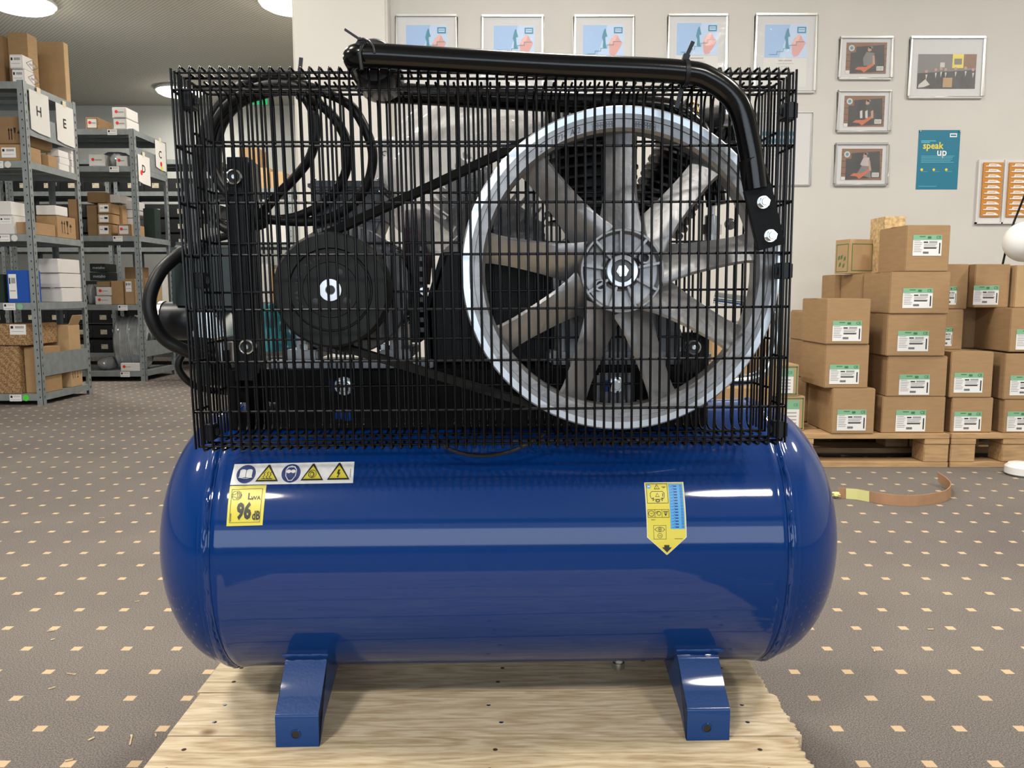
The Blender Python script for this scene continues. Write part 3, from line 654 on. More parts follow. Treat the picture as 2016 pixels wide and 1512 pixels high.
# ------------------------------------------------------------------ motor
mo = empty('electric_motor', (PX, 0, PZ), parent=cmp_)
MB().lathe([(.02, -.150), (.03, -.150), (.032, -.120), (.070, -.112), (.088, -.108), (.090, -.100), (.090, -.088), (.076, -.084), (.074, -.08)], 'y', n=56).build('end_shield', mMot, mo)
b = MB().lathe([(0, -.085), (.073, -.085), (.073, .11), (0, .11)], 'y', n=48)
for k in range(40):
    a = 2*math.pi*k/40
    if abs(math.sin(a)) > .93: continue
    Mx = Matrix(((math.cos(a), 0, -math.sin(a)), (0, 1, 0), (math.sin(a), 0, math.cos(a)))); b.obox((.079*math.cos(a), .0125, .079*math.sin(a)), (.014, .19, .0018), Mx)
b.build('finned_body', mMot, mo, smooth=30)
MB().lathe([(0, .115), (.02, .115), (.088, .112), (.090, .115), (.090, .16), (.08, .175), (0, .178)], 'y', n=48).build('fan_cowl', mMot, mo)
tl = loc(604, 356, -.07); tr = loc(757, 356, -.07); zt = tl[2]
tb = MB().box(tl[0]-PX+.004, tr[0]-PX-.004, -.068, .035, zt-PZ-.055, zt-PZ-.013)
tb.prism([(tl[0]-PX+.02, .066), (tr[0]-PX-.02, .066), (tr[0]-PX-.004, zt-PZ-.05), (tl[0]-PX+.004, zt-PZ-.05)], 'y', -.062, .03)
tbo = tb.build('terminal_box', mMot, mo, bevel=.003)
MB().box(tl[0]-PX, tr[0]-PX, -.07, .038, zt-PZ-.012, zt-PZ+.001).build('box_lid', mMot, tbo, bevel=.004)
for x in (tl[0]-PX+.008, tr[0]-PX-.008):
    MB().cyl((x, -.062, 0), .004, zt-PZ+.001, zt-PZ+.005, 'z', 14, .001).build('lid_screw', mZinc, tbo); MB().cyl((x, -.066, 0), .004, zt-PZ-.018, zt-PZ-.013, 'z', 14).build('lid_screw', mZinc, tbo)
for x in (-.066, .066):
    ft = MB(); ft.box(x-.022, x+.022, -.085, .06, z1-PZ+.012, z1-PZ+.026); ft.box(x-.008, x+.008, -.08, .055, z1-PZ+.02, -.05)
    ft.build('motor_foot', mCast, mo, bevel=.002)
MB().box(-.11, .12, -.092, -.072, z1-PZ+.0005, z1-PZ+.012).build('slide_rail', mCast, mo, bevel=.001)
for x in (-.062, .048): MB().hexa((x, -.08, 0), .007, z1-PZ+.026, z1-PZ+.034, 'z').build('foot_bolt', mZinc, mo)
for k, px in enumerate((806, 806)):
    pass
q = loc(807, 545, -.03)
mb = MB()
for k in range(9): mb.box(.096, .106, -.06, .05, -.06+k*.0145, -.0535+k*.0145)
mb.build('side_grille', mMot, mo)
MB().box(.088, .100, -.062, .05, -.075, .075).build('side_plate', mPly, mo)
MB().hexa((.106, -.064, -.001), .006, -.004, .002, 'y').build('plate_bolt', mZinc, mo)

# ------------------------------------------------------------------ pump
pm = empty('compressor_pump', (0, 0, 0), parent=cmp_)
q0, q1 = loc(1078, 724, -.03), loc(1392, 724, -.03); zt = loc(1200, 690, -.03)[2]
cr = MB().box(q0[0], q1[0], -.055, .10, z1+.001, zt); cr.build('sump', mCast, pm, bevel=.004)
cx, cz = FX, .632
c = MB().lathe([(0, -.120), (.028, -.120), (.034, -.105), (.036, -.085), (.072, -.078), (.078, -.07), (.078, .09), (.06, .1), (0, .1)], 'y', (cx, 0, cz), 48)
c.prism([(q0[0]+.012, zt-.002), (q1[0]-.03, zt-.002), (cx+.07, cz+.02), (cx-.07, cz+.02)], 'y', -.045, .085)
for k in range(7): c.box(q0[0]+.02+k*.028, q0[0]+.023+k*.028, -.052, -.044, zt, cz-.02)
c.build('crankcase', mCast, pm, smooth=35, bevel=.001)
for k in range(3):
    p = loc((1100, 1196, 1345)[k], 684, -.06); MB().hexa((p[0], -.04, 0), .006, zt, zt+.006, 'z').build('sump_bolt', mZinc, pm)
def cylinder(cxx, tilt, y0, nm, w=.075, h0=.07, n=8, pitch=.0145):
    t = empty(nm, (cxx, y0, cz), parent=pm); t.rotation_euler = (0, tilt, 0)
    c = MB().cyl((0, 0, 0), w*.72, h0, h0+n*pitch+.004, 'z', 40)
    for k in range(n):
        z = h0+.006+k*pitch; rr = w*(1+.03*(k % 2)); c.lathe([(w*.6, z), (rr, z), (rr, z+.0035), (w*.6, z+.0035)], 'z', n=44)
    c.build('finned_barrel', mFin, t, smooth=30)
    z = h0+n*pitch+.004; hd = MB().box(-w*.92, w*.92, -w*.8, w*.8, z, z+.010)
    for k in range(11): x = -w*.86+k*w*.172; hd.box(x-.0018, x+.0018, -w*.8, w*.8, z+.010, z+.045)
    hd.box(-w*.5, w*.5, -w*.5, w*.5, z+.010, z+.03)
    hd.build('cylinder_head', mFin, t, smooth=0)
    for sx in (-1, 1): MB().hexa((sx*w*.75, -w*.72, 0), .006, z+.010, z+.017, 'z').build('head_bolt', mZinc, t)
    return t
cylinder(loc(1187, 450, .0)[0]-FX+FX-.010, R(-4), .0, 'cylinder', .070, .075, 8, .0145)
cylinder(FX-.045, R(-54), .035, 'cylinder', .058, .075, 8, .014)
cylinder(FX+.045, R(27), .045, 'cylinder', .052, .085, 11, .0125)
# intake elbow with dark sleeve, pipes
p0, p1, p2 = loc(1335, 240, .02), loc(1422, 226, -.02), loc(1458, 222, -.02)
MB().tube([p0, p1], .016, 20).build('intake_sleeve', M('dark_sleeve', (.02, .02, .02), .6, var=.5, vscale=60, bump=1, bscale=200), pm)
MB().tube([p1, (p1[0]+.012, p1[1], p1[2])], .0178, 24).build('sleeve_ring', mSteel, pm)
MB().tube(fillet([(p1[0]+.012, p1[1], p1[2]), p2, (p2[0]+.004, p2[1]+.06, p2[2]-.05)], .02), .015, 16).build('intake_elbow', mPly, pm)
for k in range(6):
    a = loc(1195+k*31, 206, .02); MB().tube(catmull([(a[0], .03, a[2]-.02), (a[0]+.002, .01, a[2]-.004), (a[0]+.006, -.01, a[2]-.004), (a[0]+.008, -.02, a[2]-.02)], 4), .0022, 8).build('cooling_wire', mBrass if k % 2 else mSteel, pm)
a, b = loc(1403, 385, .05), loc(1403, 520, .05)
hs = [loc(*p, .03) for p in ((842, 722), (836, 610), (868, 500), (930, 440), (1010, 425), (1085, 470), (1092, 722))]; MB().prism([(p[0], p[2]) for p in hs], 'y', .0, .10).build('intake_housing', mFin, pm, bevel=.012, segs=3)
sv = MB().cyl((a[0], .05, 0), .012, b[2], a[2]-.03, 'z', 18, .002); sv.cyl((a[0], .05, 0), .016, a[2]-.06, a[2]-.045, 'z', 6); sv.cyl((a[0], .05, 0), .005, a[2]-.03, a[2], 'z', 12); sv.build('safety_valve', mSteel, pm)
a = loc(1046, 400, .06); b = loc(1046, 520, .06); MB().tube([(a[0], .06, b[2]-.08), (a[0], .06, a[2]+.03)], .007, 14).build('riser_pipe', mSteel, pm)
pp = [loc(*p) for p in ((1530, 640, .08), (1522, 690, .08), (1500, 735, .08), (1460, 748, .08), (1400, 746, .08))]
MB().tube(catmull([pp[4], pp[3], pp[2], pp[1], pp[0], (pp[0][0]-.02, .08, pp[0][2]+.03), (pp[0][0]-.10, .10, pp[0][2]+.045)], 6), .0095, 16).build('delivery_pipe', mZinc, pm)
a = loc(1455, 640, .10); MB().tube([(a[0]-.06, .10, a[2]), (a[0]+.035, .10, a[2]-.004)], .010, 16).build('delivery_pipe', mSteel, pm)
v = loc(1425, 752, .06); vm = MB().cyl((.29, .10, 0), .017, ZA+.21, v[2]-.005, 'z', 6); vm.cyl((.29, .10, 0), .013, v[2]-.005, v[2]+.02, 'z', 20); vm.build('check_valve', mBrass, pm)
MB().tube(fillet([(.29, .10, v[2]+.02), (.29, .10, pp[4][2]), (pp[4][0], .08, pp[4][2])], .015), .0095, 16).build('delivery_pipe', mZinc, pm)

# ------------------------------------------------------------------ wire guard (two baskets)
GX0, GX1, GZ0, GZ1, GYF, GYB = -.4045, .338, .4135, .8730, -.240, -.120
NW = 64
def warp(o):
    for v in o.data.vertices:
        t = (v.co.z-GZ0)/(GZ1-GZ0); u = (v.co.x-GX0)/(GX1-GX0)
        v.co.x += (1-u)*(-.0051+(1-t)*.0102)+u*(-.0016+(1-t)*.0027); v.co.z += (u-.5)*.0045
    return o
def basket(name, yf, yend, x0, x1, z0, z1_, rails, shift=0, fs_=(.33, .83), fr=.007):
    mb = MB(); s = 1 if yend > yf else -1; r = .00160; dx = (x1-x0)/NW
    for k in range(NW+1):
        x = x0+dx*k+(shift if 0 < k < NW else 0)
        if k in (0, NW): continue
        mb.tube(fillet([(x, yend, z1_), (x, yf, z1_), (x, yf, z0), (x, yend, z0)], fr, 4), r, 6)
    rr = .00175; ya = yf+s*.0028
    for z in rails: mb.tube(fillet([(x0, yend, z), (x0, ya, z), (x1, ya, z), (x1, yend, z)], .005, 3), rr, 6)
    n = max(2, int(round(abs(yend-yf)/.0118)))
    for xx in (x0, x1):
        for k in range(0, n+1):
            y = yf+(yend-yf)*k/n; mb.tube([(xx+(.002 if xx == x0 else -.002), y, z0+.003), (xx+(.002 if xx == x0 else -.002), y, z1_-.003)], r, 6)
    for f in fs_:
        y = yf+(yend-yf)*f
        for z, o_ in ((z1_, -.0028), (z0, .0028)): mb.tube([(x0, y, z+o_), (x1, y, z+o_)], rr, 6)
    return warp(mb.build(name, mWire, cmp_, smooth=60, recalc=False))
RF = [.8465, .7818, .7152, .6532, .5870, .5235, .4622]
g1 = basket('front_guard', GYF, -.186, GX0, GX1, GZ0, GZ1, RF)
RB = [.868, .8068, .7403, .6740, .6088, .5445, .4798]
g2 = basket('rear_guard', GYB, -.180, GX0+.005, GX1-.005, GZ0+.004, GZ1-.004, RB, .004, (.86,), .018)
for sx, lst in ((-1, ((366, 197), (385, 549), (407, 846))), (1, ((1556, 234), (1546, 538), (1538, 840)))):
    for px, py in lst:
        z = loc(px, py, -.2)[2]; x = GX0 if sx < 0 else GX1
        yc = -.213 if sx < 0 else -.239; c = MB().box(x-sx*.0150, x+sx*.002, yc, yc+.022, z-.0100, z+.0100); c.box(x-sx*.0195, x-sx*.0150, yc+.006, yc+.015, z-.005, z+.005)
        warp(c.build('guard_clip', mPly, g1, bevel=.0015))

# ------------------------------------------------------------------ handle
HY, HR = -.2580, .0138
hp = [(.2835, HY, loc(1495, 372, HY)[2]), loc(1476, 290, HY), loc(1452, 205, HY), loc(1400, 158, HY), loc(1330, 141, HY), loc(1100, 130, HY), loc(900, 119, HY), loc(745, 110, HY)]
HB = -.090
e0 = loc(722, 109, HY); e1 = (e0[0]-.004, HB, e0[2]-.004)
front = catmull(hp, 8)[:-1]
ub = fillet([hp[-1], (e0[0]-.016, HY, e0[2]), (e1[0]-.012, HB, e1[2]), (hp[-1][0]+.03, HB, hp[-1][2]-.001)], .03, 8)
rear = [Vector((p[0], HB, p[2]-.002)) for p in front[::-1]]
ha = MB().tube(front+ub[:-1]+rear, HR, 20).build('handle', mBlk, cmp_, smooth=60)
def flat(y):
    a, b = Vector(loc(1490, 368, y)), Vector(loc(1518, 487, y)); a.y = b.y = y; m = (a+b)/2; L_ = (b-a).length; ang = math.atan2(b.x-a.x, a.z-b.z)
    mb = MB(); Rm = Matrix.Rotation(-ang, 3, 'Y'); mb.obox(m-(b-a)*.0, (.034, .006, L_), Rm)
    v = []; f = []; n = 20                                                # round-to-flat transition
    for i in range(7):
        t = i/6; w = HR*(1-t)+.017*t; th = HR*(1-t)+.003*t; cpt = a+(a-b).normalized()*(.034*(1-t))
        for k in range(n):
            q = 2*math.pi*k/n; e = 1-.55*t; cx_, sy_ = math.cos(q), math.sin(q)
            lx = w*math.copysign(abs(cx_)**e, cx_); ly = th*math.copysign(abs(sy_)**e, sy_)
            pt = Rm @ Vector((lx, ly, 0)); v.append(cpt+pt)
    for i in range(6):
        for k in range(n): f.append((i*n+k, i*n+(k+1) % n, (i+1)*n+(k+1) % n, (i+1)*n+k))
    mb.add(v, f); return mb.build('handle_plate', mPlate, ha, smooth=40, bevel=.0008)
flat(HY); flat(HB)
hexbolt(1503, 398, HY-.005, .0064, ha, washer=1.22); hexbolt(1517, 464, HY-.005, .0064, ha, washer=1.22)
hexbolt(1438, 441, HB-.006, .006, ha)
q = loc(738, 124, -.215); MB().lathe([(HR-.002, -.055), (.024, -.052), (.0275, -.044), (.0275, .038), (.024, .046), (HR-.002, .050)], 'y', (q[0], -.175, q[2]), 36).build('grip', mPly, ha)
for (pt, d_) in ((loc(714, 98, HY), -1), (loc(1350, 142, HY), 1)):
    t = MB()
    if d_ > 0:
        t.lathe([(HR+.0002, -.0026), (HR+.0016, -.0026), (HR+.0016, .0026), (HR+.0002, .0026)], 'x', (pt[0], HY, pt[2]-.001), 24)
        t.obox((pt[0]-.001, HY-.001, pt[2]+.0145), (.0075, .007, .010), Matrix.Rotation(.3, 3, 'Y')); t.obox((pt[0]+.004, HY-.001, pt[2]+.026), (.0045, .0016, .018), Matrix.Rotation(.42, 3, 'Y'))
        t.obox((pt[0]-.004, HY+.010, pt[2]-.024), (.005, .002, .03), Matrix.Rotation(.25, 3, 'Y'))
    else:
        t.tube([(pt[0]+.002+.0135*math.cos(a_), HY-.0145, pt[2]-.008+.016*math.sin(a_)) for a_ in [k*.5 for k in range(5)]], .0015, 6)
        t.tube([(pt[0]+.001, HY-.0146, pt[2]-.026), (pt[0]-.001, HY-.0146, pt[2]-.008), (pt[0]+.002, HY-.009, pt[2]+.004)], .0023, 6)
        t.obox((pt[0]+.0, HY-.006, pt[2]+.005), (.010, .008, .009), Matrix.Rotation(.6, 3, 'Y')); t.obox((pt[0]-.008, HY-.006, pt[2]+.0135), (.0022, .004, .026), Matrix.Rotation(-1.0, 3, 'Y'))
    t.build('cable_tie', mPly, ha)

# ------------------------------------------------------------------ pressure switch, regulator, hoses, coiled cable
ps = empty('pressure_switch', (0,0,0), parent=cmp_)
a, b = loc(346, 478, -.02), loc(418, 612, -.02)
MB().box(a[0], b[0]+.05, -.05, .05, b[2], a[2]).build('switch_housing', mDark, ps, bevel=.008, segs=3)
a, b = loc(367, 612, -.02), loc(452, 662, -.02); mb = MB().box(a[0], b[0]-.012, -.045, .03, b[2], a[2]); mb.prism([(b[0]-.012, b[2]), (b[0]+.004, b[2]), (b[0]-.004, (a[2]+b[2])/2), (b[0]-.012, a[2])], 'y', -.045, .03)
mb.build('manifold', mZinc, ps, bevel=.002)
a = loc(346, 632, -.03); k_ = MB().lathe([(0, -.028), (.022, -.028), (.026, -.024), (.028, -.018), (.028, .02), (.020, .024), (0, .024)], 'x', (a[0]+.006, -.03, a[2]), 40).build('gauge', mPly, ps)
MB().lathe([(.0275, -.02), (.0293, -.02), (.0293, -.026), (.026, -.030), (.024, -.029)], 'x', (a[0]+.006, -.03, a[2]), 40).build('gauge_bezel', mSteel, k_)
a = loc(433, 668, -.03); MB().cyl((a[0], -.03, 0), .010, a[2]-.004, a[2]+.012, 'z', 6).build('brass_fitting', mBrass, ps)
a = loc(440, 690, -.03); MB().cyl((a[0], -.03, 0), .014, a[2]-.02, a[2]+.014, 'z', 20, .002).build('steel_fitting', mSteel, ps)
for k, (pts, rr) in enumerate(([[(372, 492, -.05), (352, 502, -.07), (316, 535, -.09), (295, 585, -.10), (300, 630, -.10), (325, 668, -.09), (365, 690, -.08), (410, 708, -.06), (440, 742, -.03), (462, 780, .0)], .0092],
                             [[(420, 690, -.04), (380, 682, -.05), (358, 700, -.06), (352, 725, -.06), (372, 752, -.05), (405, 766, -.03), (450, 772, .0)], .0052],
                             [[(405, 700, -.02), (420, 725, -.02), (445, 752, .0), (470, 762, .03)], .0075], [[(445, 690, -.04), (452, 730, -.04), (470, 756, .0)], .005])):
    MB().tube(catmull([loc(*p) for p in pts], 8), rr, 14).build('air_hose', mRub, cmp_, smooth=70)
cy = -.095
cab = [(520, 440), (470, 455), (430, 440), (400, 390), (392, 320), (405, 250), (445, 190), (510, 152), (560, 150), (600, 168), (640, 182), (690, 208), (722, 260), (734, 310), (722, 365), (690, 405), (640, 432), (570, 436), (510, 425), (450, 385), (418, 330), (414, 270), (440, 215), (490, 178), (545, 165), (590, 172), (625, 200), (660, 235), (684, 285), (680, 340), (650, 390), (600, 420), (545, 432), (490, 425), (440, 370), (428, 310), (436, 250), (470, 205), (520, 185), (570, 178), (598, 190), (618, 225), (622, 262), (610, 310), (580, 350), (545, 385), (510, 425), (470, 455), (420, 470), (385, 490), (360, 520)]
pts = [loc(x, y, cy+.018*math.sin(i*.42)+.02*(i/len(cab))) for i, (x, y) in enumerate(cab)]
MB().tube(catmull(pts, 6), .0066, 12).build('power_cable', mRub, cmp_, smooth=70)
a = loc(592, 172, cy); t = MB().lathe([(.012, -.004), (.0145, -.004), (.0145, .004), (.012, .004)], 'x', (a[0], cy+.006, a[2]+.004), 20); t.obox((a[0]+.002, cy-.01, a[2]+.020), (.005, .002, .032), Matrix.Rotation(.12, 3, 'Y')); t.obox((a[0], cy-.006, a[2]-.012), (.010, .008, .009), Matrix.Identity(3)); t.build('cable_tie', mPly, cmp_)
# dark cable hanging over the tank front under the guard
pts = [loc(x, y, -.165) for x, y in ((850, 852), (885, 884), (940, 897), (1000, 890), (1050, 868), (1075, 850))]
MB().tube(catmull(pts, 8), .0026, 8).build('loose_cable', mRub, cmp_)
# rounded grey canister beside the motor, with printed text
a, b = loc(733, 268, .06), loc(790, 372, .06); rc = (b[0]-a[0])/2; cc = (a[0]+b[0])/2
can = MB().lathe([(0, a[2]), (rc*.6, a[2]-.002), (rc*.93, a[2]-.008), (rc, a[2]-.018), (rc, b[2]-.01), (0, b[2]-.01)], 'z', (cc, .06, 0), 36).build('start_capacitor', M('light_grey_plastic', (.45, .45, .45), .35), cmp_)
d = Decal(lambda x, y, w: (cc+(rc+w)*math.sin(x/rc), .06-(rc+w)*math.cos(x/rc), y), .0003)
d.text('C', -.001, a[2]-.030, .011, mBlkP); d.text('E', .008, a[2]-.030, .011, mBlkP)
for k in range(9): d.rect(.014, a[2]-.028-k*.006, .014+.010*(.7+.3*(k*7 % 3)), a[2]-.0265-k*.006, mGryP, 0)
d.build('printed_text', can)

# ------------------------------------------------------------------ plastic bag round the pump
def blob(name, rings, nu, mat, parent, amp, seed):
    from mathutils import noise
    v = []; f = []
    for i, (c, rx, ry) in enumerate(rings):
        for k in range(nu):
            q = 2*math.pi*k/nu; n_ = noise.noise(Vector((math.cos(q)*2.2+seed, math.sin(q)*2.2, i*.22)))+.5*noise.noise(Vector((math.cos(q)*6+seed, math.sin(q)*6, i*.5)))
            v.append((c[0]+(rx+amp*n_)*math.cos(q), c[1]+(ry+amp*n_)*math.sin(q), c[2]))
    m = len(rings)
    for i in range(m-1):
        for k in range(nu): f.append((i*nu+k, i*nu+(k+1) % nu, (i+1)*nu+(k+1) % nu, (i+1)*nu+k))
    return MB().add(v, f).build(name, mat, parent, smooth=80, recalc=False)
rings = []
keys = [(500, 830, 1130), (460, 790, 1170), (420, 770, 1200), (330, 745, 1215), (270, 770, 1225), (230, 815, 1210), (200, 850, 1180), (182, 870, 1130), (172, 885, 1080)]
for i in range(len(keys)-1):
    for k in range(4):
        t = k/4; y, a, b = [keys[i][j]*(1-t)+keys[i+1][j]*t for j in range(3)]
        A, B = loc(a, y, .05), loc(b, y, .05); rings.append((((A[0]+B[0])/2, .06, A[2]), (B[0]-A[0])/2, .10))
bag = blob('plastic_bag', rings, 64, mBag, None, .016, 3.3)
bag.location = (OX, OY, OZ); bag.rotation_euler.z = TH
tag(bag, 'clear crinkled plastic bag wrapped round the black pump behind the wire guard', 'plastic bag')
# rolled sheet with red writing tucked inside the bag
a, b = loc(797, 410, .03), loc(852, 560, .03)
rs_ = MB().lathe([(.0, a[2]), ((b[0]-a[0])/2, a[2]-.004), ((b[0]-a[0])/2+.002, (a[2]+b[2])/2), ((b[0]-a[0])/2-.004, b[2]), (0, b[2])], 'z', ((a[0]+b[0])/2, .03, 0), 28).build('paper_packet', M('mauve_paper', (.22, .14, .15), .6, var=.3, vscale=50), None)
rs_.location = (OX, OY, OZ); rs_.rotation_euler.z = TH
tag(rs_, 'dark mauve paper packet with red writing standing between motor and pump', 'paper packet')
rr = (b[0]-a[0])/2+.002; cc2 = ((a[0]+b[0])/2, .03)
d = Decal(lambda x, y, w: (cc2[0]+(rr+w)*math.sin(x/rr), cc2[1]-(rr+w)*math.cos(x/rr), a[2]-.02+y), .0005)
for k in range(7): d.rect(-.014, -.01-k*.009, -.014+.02*(.6+.4*((k*5) % 3)/2), -.0085-k*.009, M('red_writing', (.35, .02, .04), .6) if k == 0 else d.mats[0], 0)
d.build('printed_text', rs_)
# teal sack on the floor side behind the tank
rings = []; sa, sb_ = loc(560, 692, .145), loc(560, 598, .145)
for i in range(14):
    t = i/13; z = sa[2]+(sb_[2]-sa[2])*t; rings.append(((sa[0]+.006*math.sin(t*5), .165, z), .044*(1-.35*t**3), .026*(1-.3*t)))
tb_ = blob('teal_plastic_sack', rings, 40, M('teal_film', (.02, .22, .27), .3, 0, .6, bump=.6, bscale=30), None, .008, 9.1)
tb_.location = (OX, OY, OZ); tb_.rotation_euler.z = TH; tag(tb_, 'crumpled teal plastic sack behind the round black motor pulley', 'plastic sack')

# ------------------------------------------------------------------ euro pallets with cartons on the right
ZP = .139
def euro(X1, name_label, front=3.245, L_=1.2, gaps=None):
    r = empty('euro_pallet', (X1-L_/2, front, 0)); h = L_/2; mats = mPal
    for y in (.0, .3, .65): 
        b = MB(); b.box(-h, h, y, y+.145 if y else .10, 0, .022); b.build('bottom_board', mats, r, bevel=.002)
    for y in (0, .16, .33, .50, .655): MB().box(-h, h, y, y+.125, .118, .139).build('deck_board', mats, r, bevel=.002)
    for x in (gaps or (-h, -.05, h-.10)):
        MB().box(x, x+.10, 0, .8, .097, .1178).build('stringer', mats, r, bevel=.001)
        for y in (.002, .34, .69): MB().box(x, x+.10, y, y+.10, .0222, .0968).build('block', mats, r, bevel=.003)
    return tag(r, name_label, 'pallet')
euro(1.772, 'left wooden transport pallet under the cartons, nearest the blue compressor')
euro(2.98, 'right wooden transport pallet under the cartons, with the white lamp foot before it', gaps=(-.6, -.39, .50))
def ship_label(o, x, z, w, h, y):
    d = Decal(plane_fn((x, y, z)), .0004)
    d.rect(0, 0, w, h, mWhite); d.rect(0, h*.76, w, h, mLGrn, 1)
    d.text('CE', w*.88, h*.88, h*.19, mGrnP, 2, .02)
    d.rect(w*.22, h*.90, w*.42, h*.94, mGrnP, 2); d.rect(w*.5, h*.82, w*.62, h*.93, mGrnP, 2)
    for k in range(7): d.rect(w*.04, h*(.70-k*.085), w*(.26+.06*((k*3) % 4)/3), h*(.725-k*.085), mGryP, 1)
    d.rect(w*.37, h*.62, w*.52, h*.68, mBlkP, 1); d.rect(w*.56, h*.61, w*.84, h*.70, mGryP, 1)
    for k in range(3): d.rect(w*.38, h*(.54-k*.07), w*(.84-.05*(k % 2)), h*(.57-k*.07), mGryP, 1)
    d.rect(w*.38, h*.34, w*.82, h*.39, mBlkP, 1); d.rect(w*.36, h*.10, w*.56, h*.20, mGryP, 1); d.rect(w*.91, h*.10, w*.95, h*.62, mBlkP, 1)
    for k in range(5): d.rect(w*(.37+k*.038), h*.10, w*(.385+k*.038), h*.20, mBlkP, 2)
    return d.build('shipping_label', o)
def carton(X0, X1, Y0, dep, z0, z1, mat, label, group='brown cartons on the pallets', rz=0, lab=None, cat='carton', name='cardboard_box', bev=.003):
    w, h = X1-X0, z1-z0
    mb = MB().box(-w/2, w/2, 0, dep, 0, h); o = mb.build(name, mat, bevel=min(bev, h*.1))
    o.location = ((X0+X1)/2, Y0, z0); o.rotation_euler.z = rz; tag(o, label, cat, group)
    return o
def pcart(px0, px1, pyt, pyb, Y0, label, z0=None, dep=.27, lab=None, mat=None, tape=1, rz=0, tall=None):
    X0, X1 = at(px0, pyb, Y0)[0], at(px1, pyb, Y0)[0]; zb = z0 if z0 is not None else at(px0, pyb, Y0)[1]; zt = at(px0, pyt, Y0)[1]
    o = carton(X0, X1, Y0, dep, zb, zt, mat or mCardA, label, rz=rz)
    w, h = X1-X0, zt-zb
    dz = (zb-at(px0, pyb, Y0)[1])*.8
    if lab:
        a = at(lab[0], lab[3], Y0); b = at(lab[2], lab[1], Y0)
        ship_label(o, a[0]-(X0+X1)/2, a[1]-zb+dz, b[0]-a[0], b[1]-a[1], -.0006)
    if tape: MB().box(-w/2+.001, w/2-.001, dep/2-.024, dep/2+.024, h+.0001, h+.0005).build('packing_tape', mCardC, o)
    return zt
T = .0008
FYP = 3.262
z = pcart(1734, 1858, 781, 857, FYP, 'brown carton at the bottom of the middle front stack, on the left pallet', ZP+T, lab=(1762, 811, 1823, 853))
z = pcart(1744, 1862, 701, 779, FYP, 'brown carton second from the bottom in the middle front stack', z+T, lab=(1769, 736, 1831, 776))
z = pcart(1744, 1860, 618, 699, FYP-.006, 'brown carton third from the bottom in the middle front stack', z+T, lab=(1766, 650, 1829, 690))
zM3 = z
z = pcart(1750, 1868, 535, 617, FYP-.010, 'brown carton fourth from the bottom in the middle front stack', z+T, dep=.25, lab=(1776, 567, 1837, 606))
zM4 = z
z = pcart(1781, 1867, 443, 534, FYP-.008, 'brown carton on the very top of the middle front stack', z+T, dep=.24, lab=(1796, 462, 1855, 503))
zl = pcart(1636, 1720, 765, 852, FYP-.02, 'brown carton at the bottom of the left front stack, beside the compressor', ZP+T, lab=(1647, 805, 1706, 846))
zl = pcart(1622, 1708, 678, 764, FYP-.01, 'middle brown carton of the left front stack, beside the compressor', zl+T, lab=(1632, 718, 1692, 756))
zl = pcart(1624, 1711, 588, 677, FYP-.015, 'top brown carton of the left front stack, beside the compressor', zl+T, lab=(1638, 631, 1697, 671))
# cartons behind those
def back(px0, px1, Y0, z0, z1, dep, label, mat=None, rz=0):
    X0 = at(px0, 650, Y0)[0]; X1 = at(px1, 650, Y0)[0]; o = carton(X0, X1, Y0, dep, z0, z1, mat or mCardA, label, rz=rz)
    return o
zr = zM3
back(1692, 1780, FYP+.245, zM3+T, zM4-.002, .22, 'brown carton behind the fourth one of the middle stack, plain left side showing')
back(1640, 1735, FYP+.475, zM3+T, zM4-.001, .16, 'brown carton against the wall, rearmost under the green-printed box')
for k, (a, b) in enumerate(((ZP, .33), (.33, .495), (.495, zM3))):
    back(1690, 1790, FYP+.285, a+T, b-T, .26, ('bottom', 'middle', 'top')[k]+' plain brown carton in the row hidden behind the middle front stack')
    back(1592, 1680, FYP+.285, a+T, min(b, zl)-T, .24, ('bottom', 'middle', 'top')[k]+' brown carton of the second row behind the left front stack')
    back(1586, 1760, FYP+.57, a+T, b-T, .21, ('bottom', 'middle', 'top')[k]+' plain brown carton in the last row against the wall')
MBx = MB(); y0 = FYP+.35; X0, X1 = at(1668, 520, y0)[0], at(1722, 520, y0)[0]
o = carton(X0, X1, y0, .10, zM4+T, at(1700, 471, y0)[1], mCardC, 'small carton with green printed drawings on top of the rear cartons', rz=R(14), name='printed_box', bev=.001)
w = X1-X0; h = at(1700, 471, y0)[1]-zM4
d = Decal(plane_fn((-w/2-.0004, .10, 0), (0,-1,0)), .0004); d.border(.010, .008, .092, h-.02, .003, mGrnP, 0)
for x, y in ((.022, .06), (.04, .062), (.062, .055), (.03, .03), (.055, .025)): d.poly([(x, y), (x+.012, y+.006), (x+.014, y+.022), (x+.002, y+.016)], mGrnP, 0)
d.build('green_print', o)
d = Decal(plane_fn((-w/2, -.0004, 0)), .0004); d.border(.012, .012, w-.004, h-.02, .003, mGrnP, 0); d.build('green_print', o)
y0 = FYP+.26; X0, X1 = at(1742, 440, y0)[0], at(1783, 440, y0)[0]
o = carton(X0, X1, y0, .14, zM4+T, at(1750, 426, y0)[1], mOSB, 'pale chipboard block poking up behind the topmost carton', None, rz=R(0), cat='board block', name='chipboard_block', bev=.001)
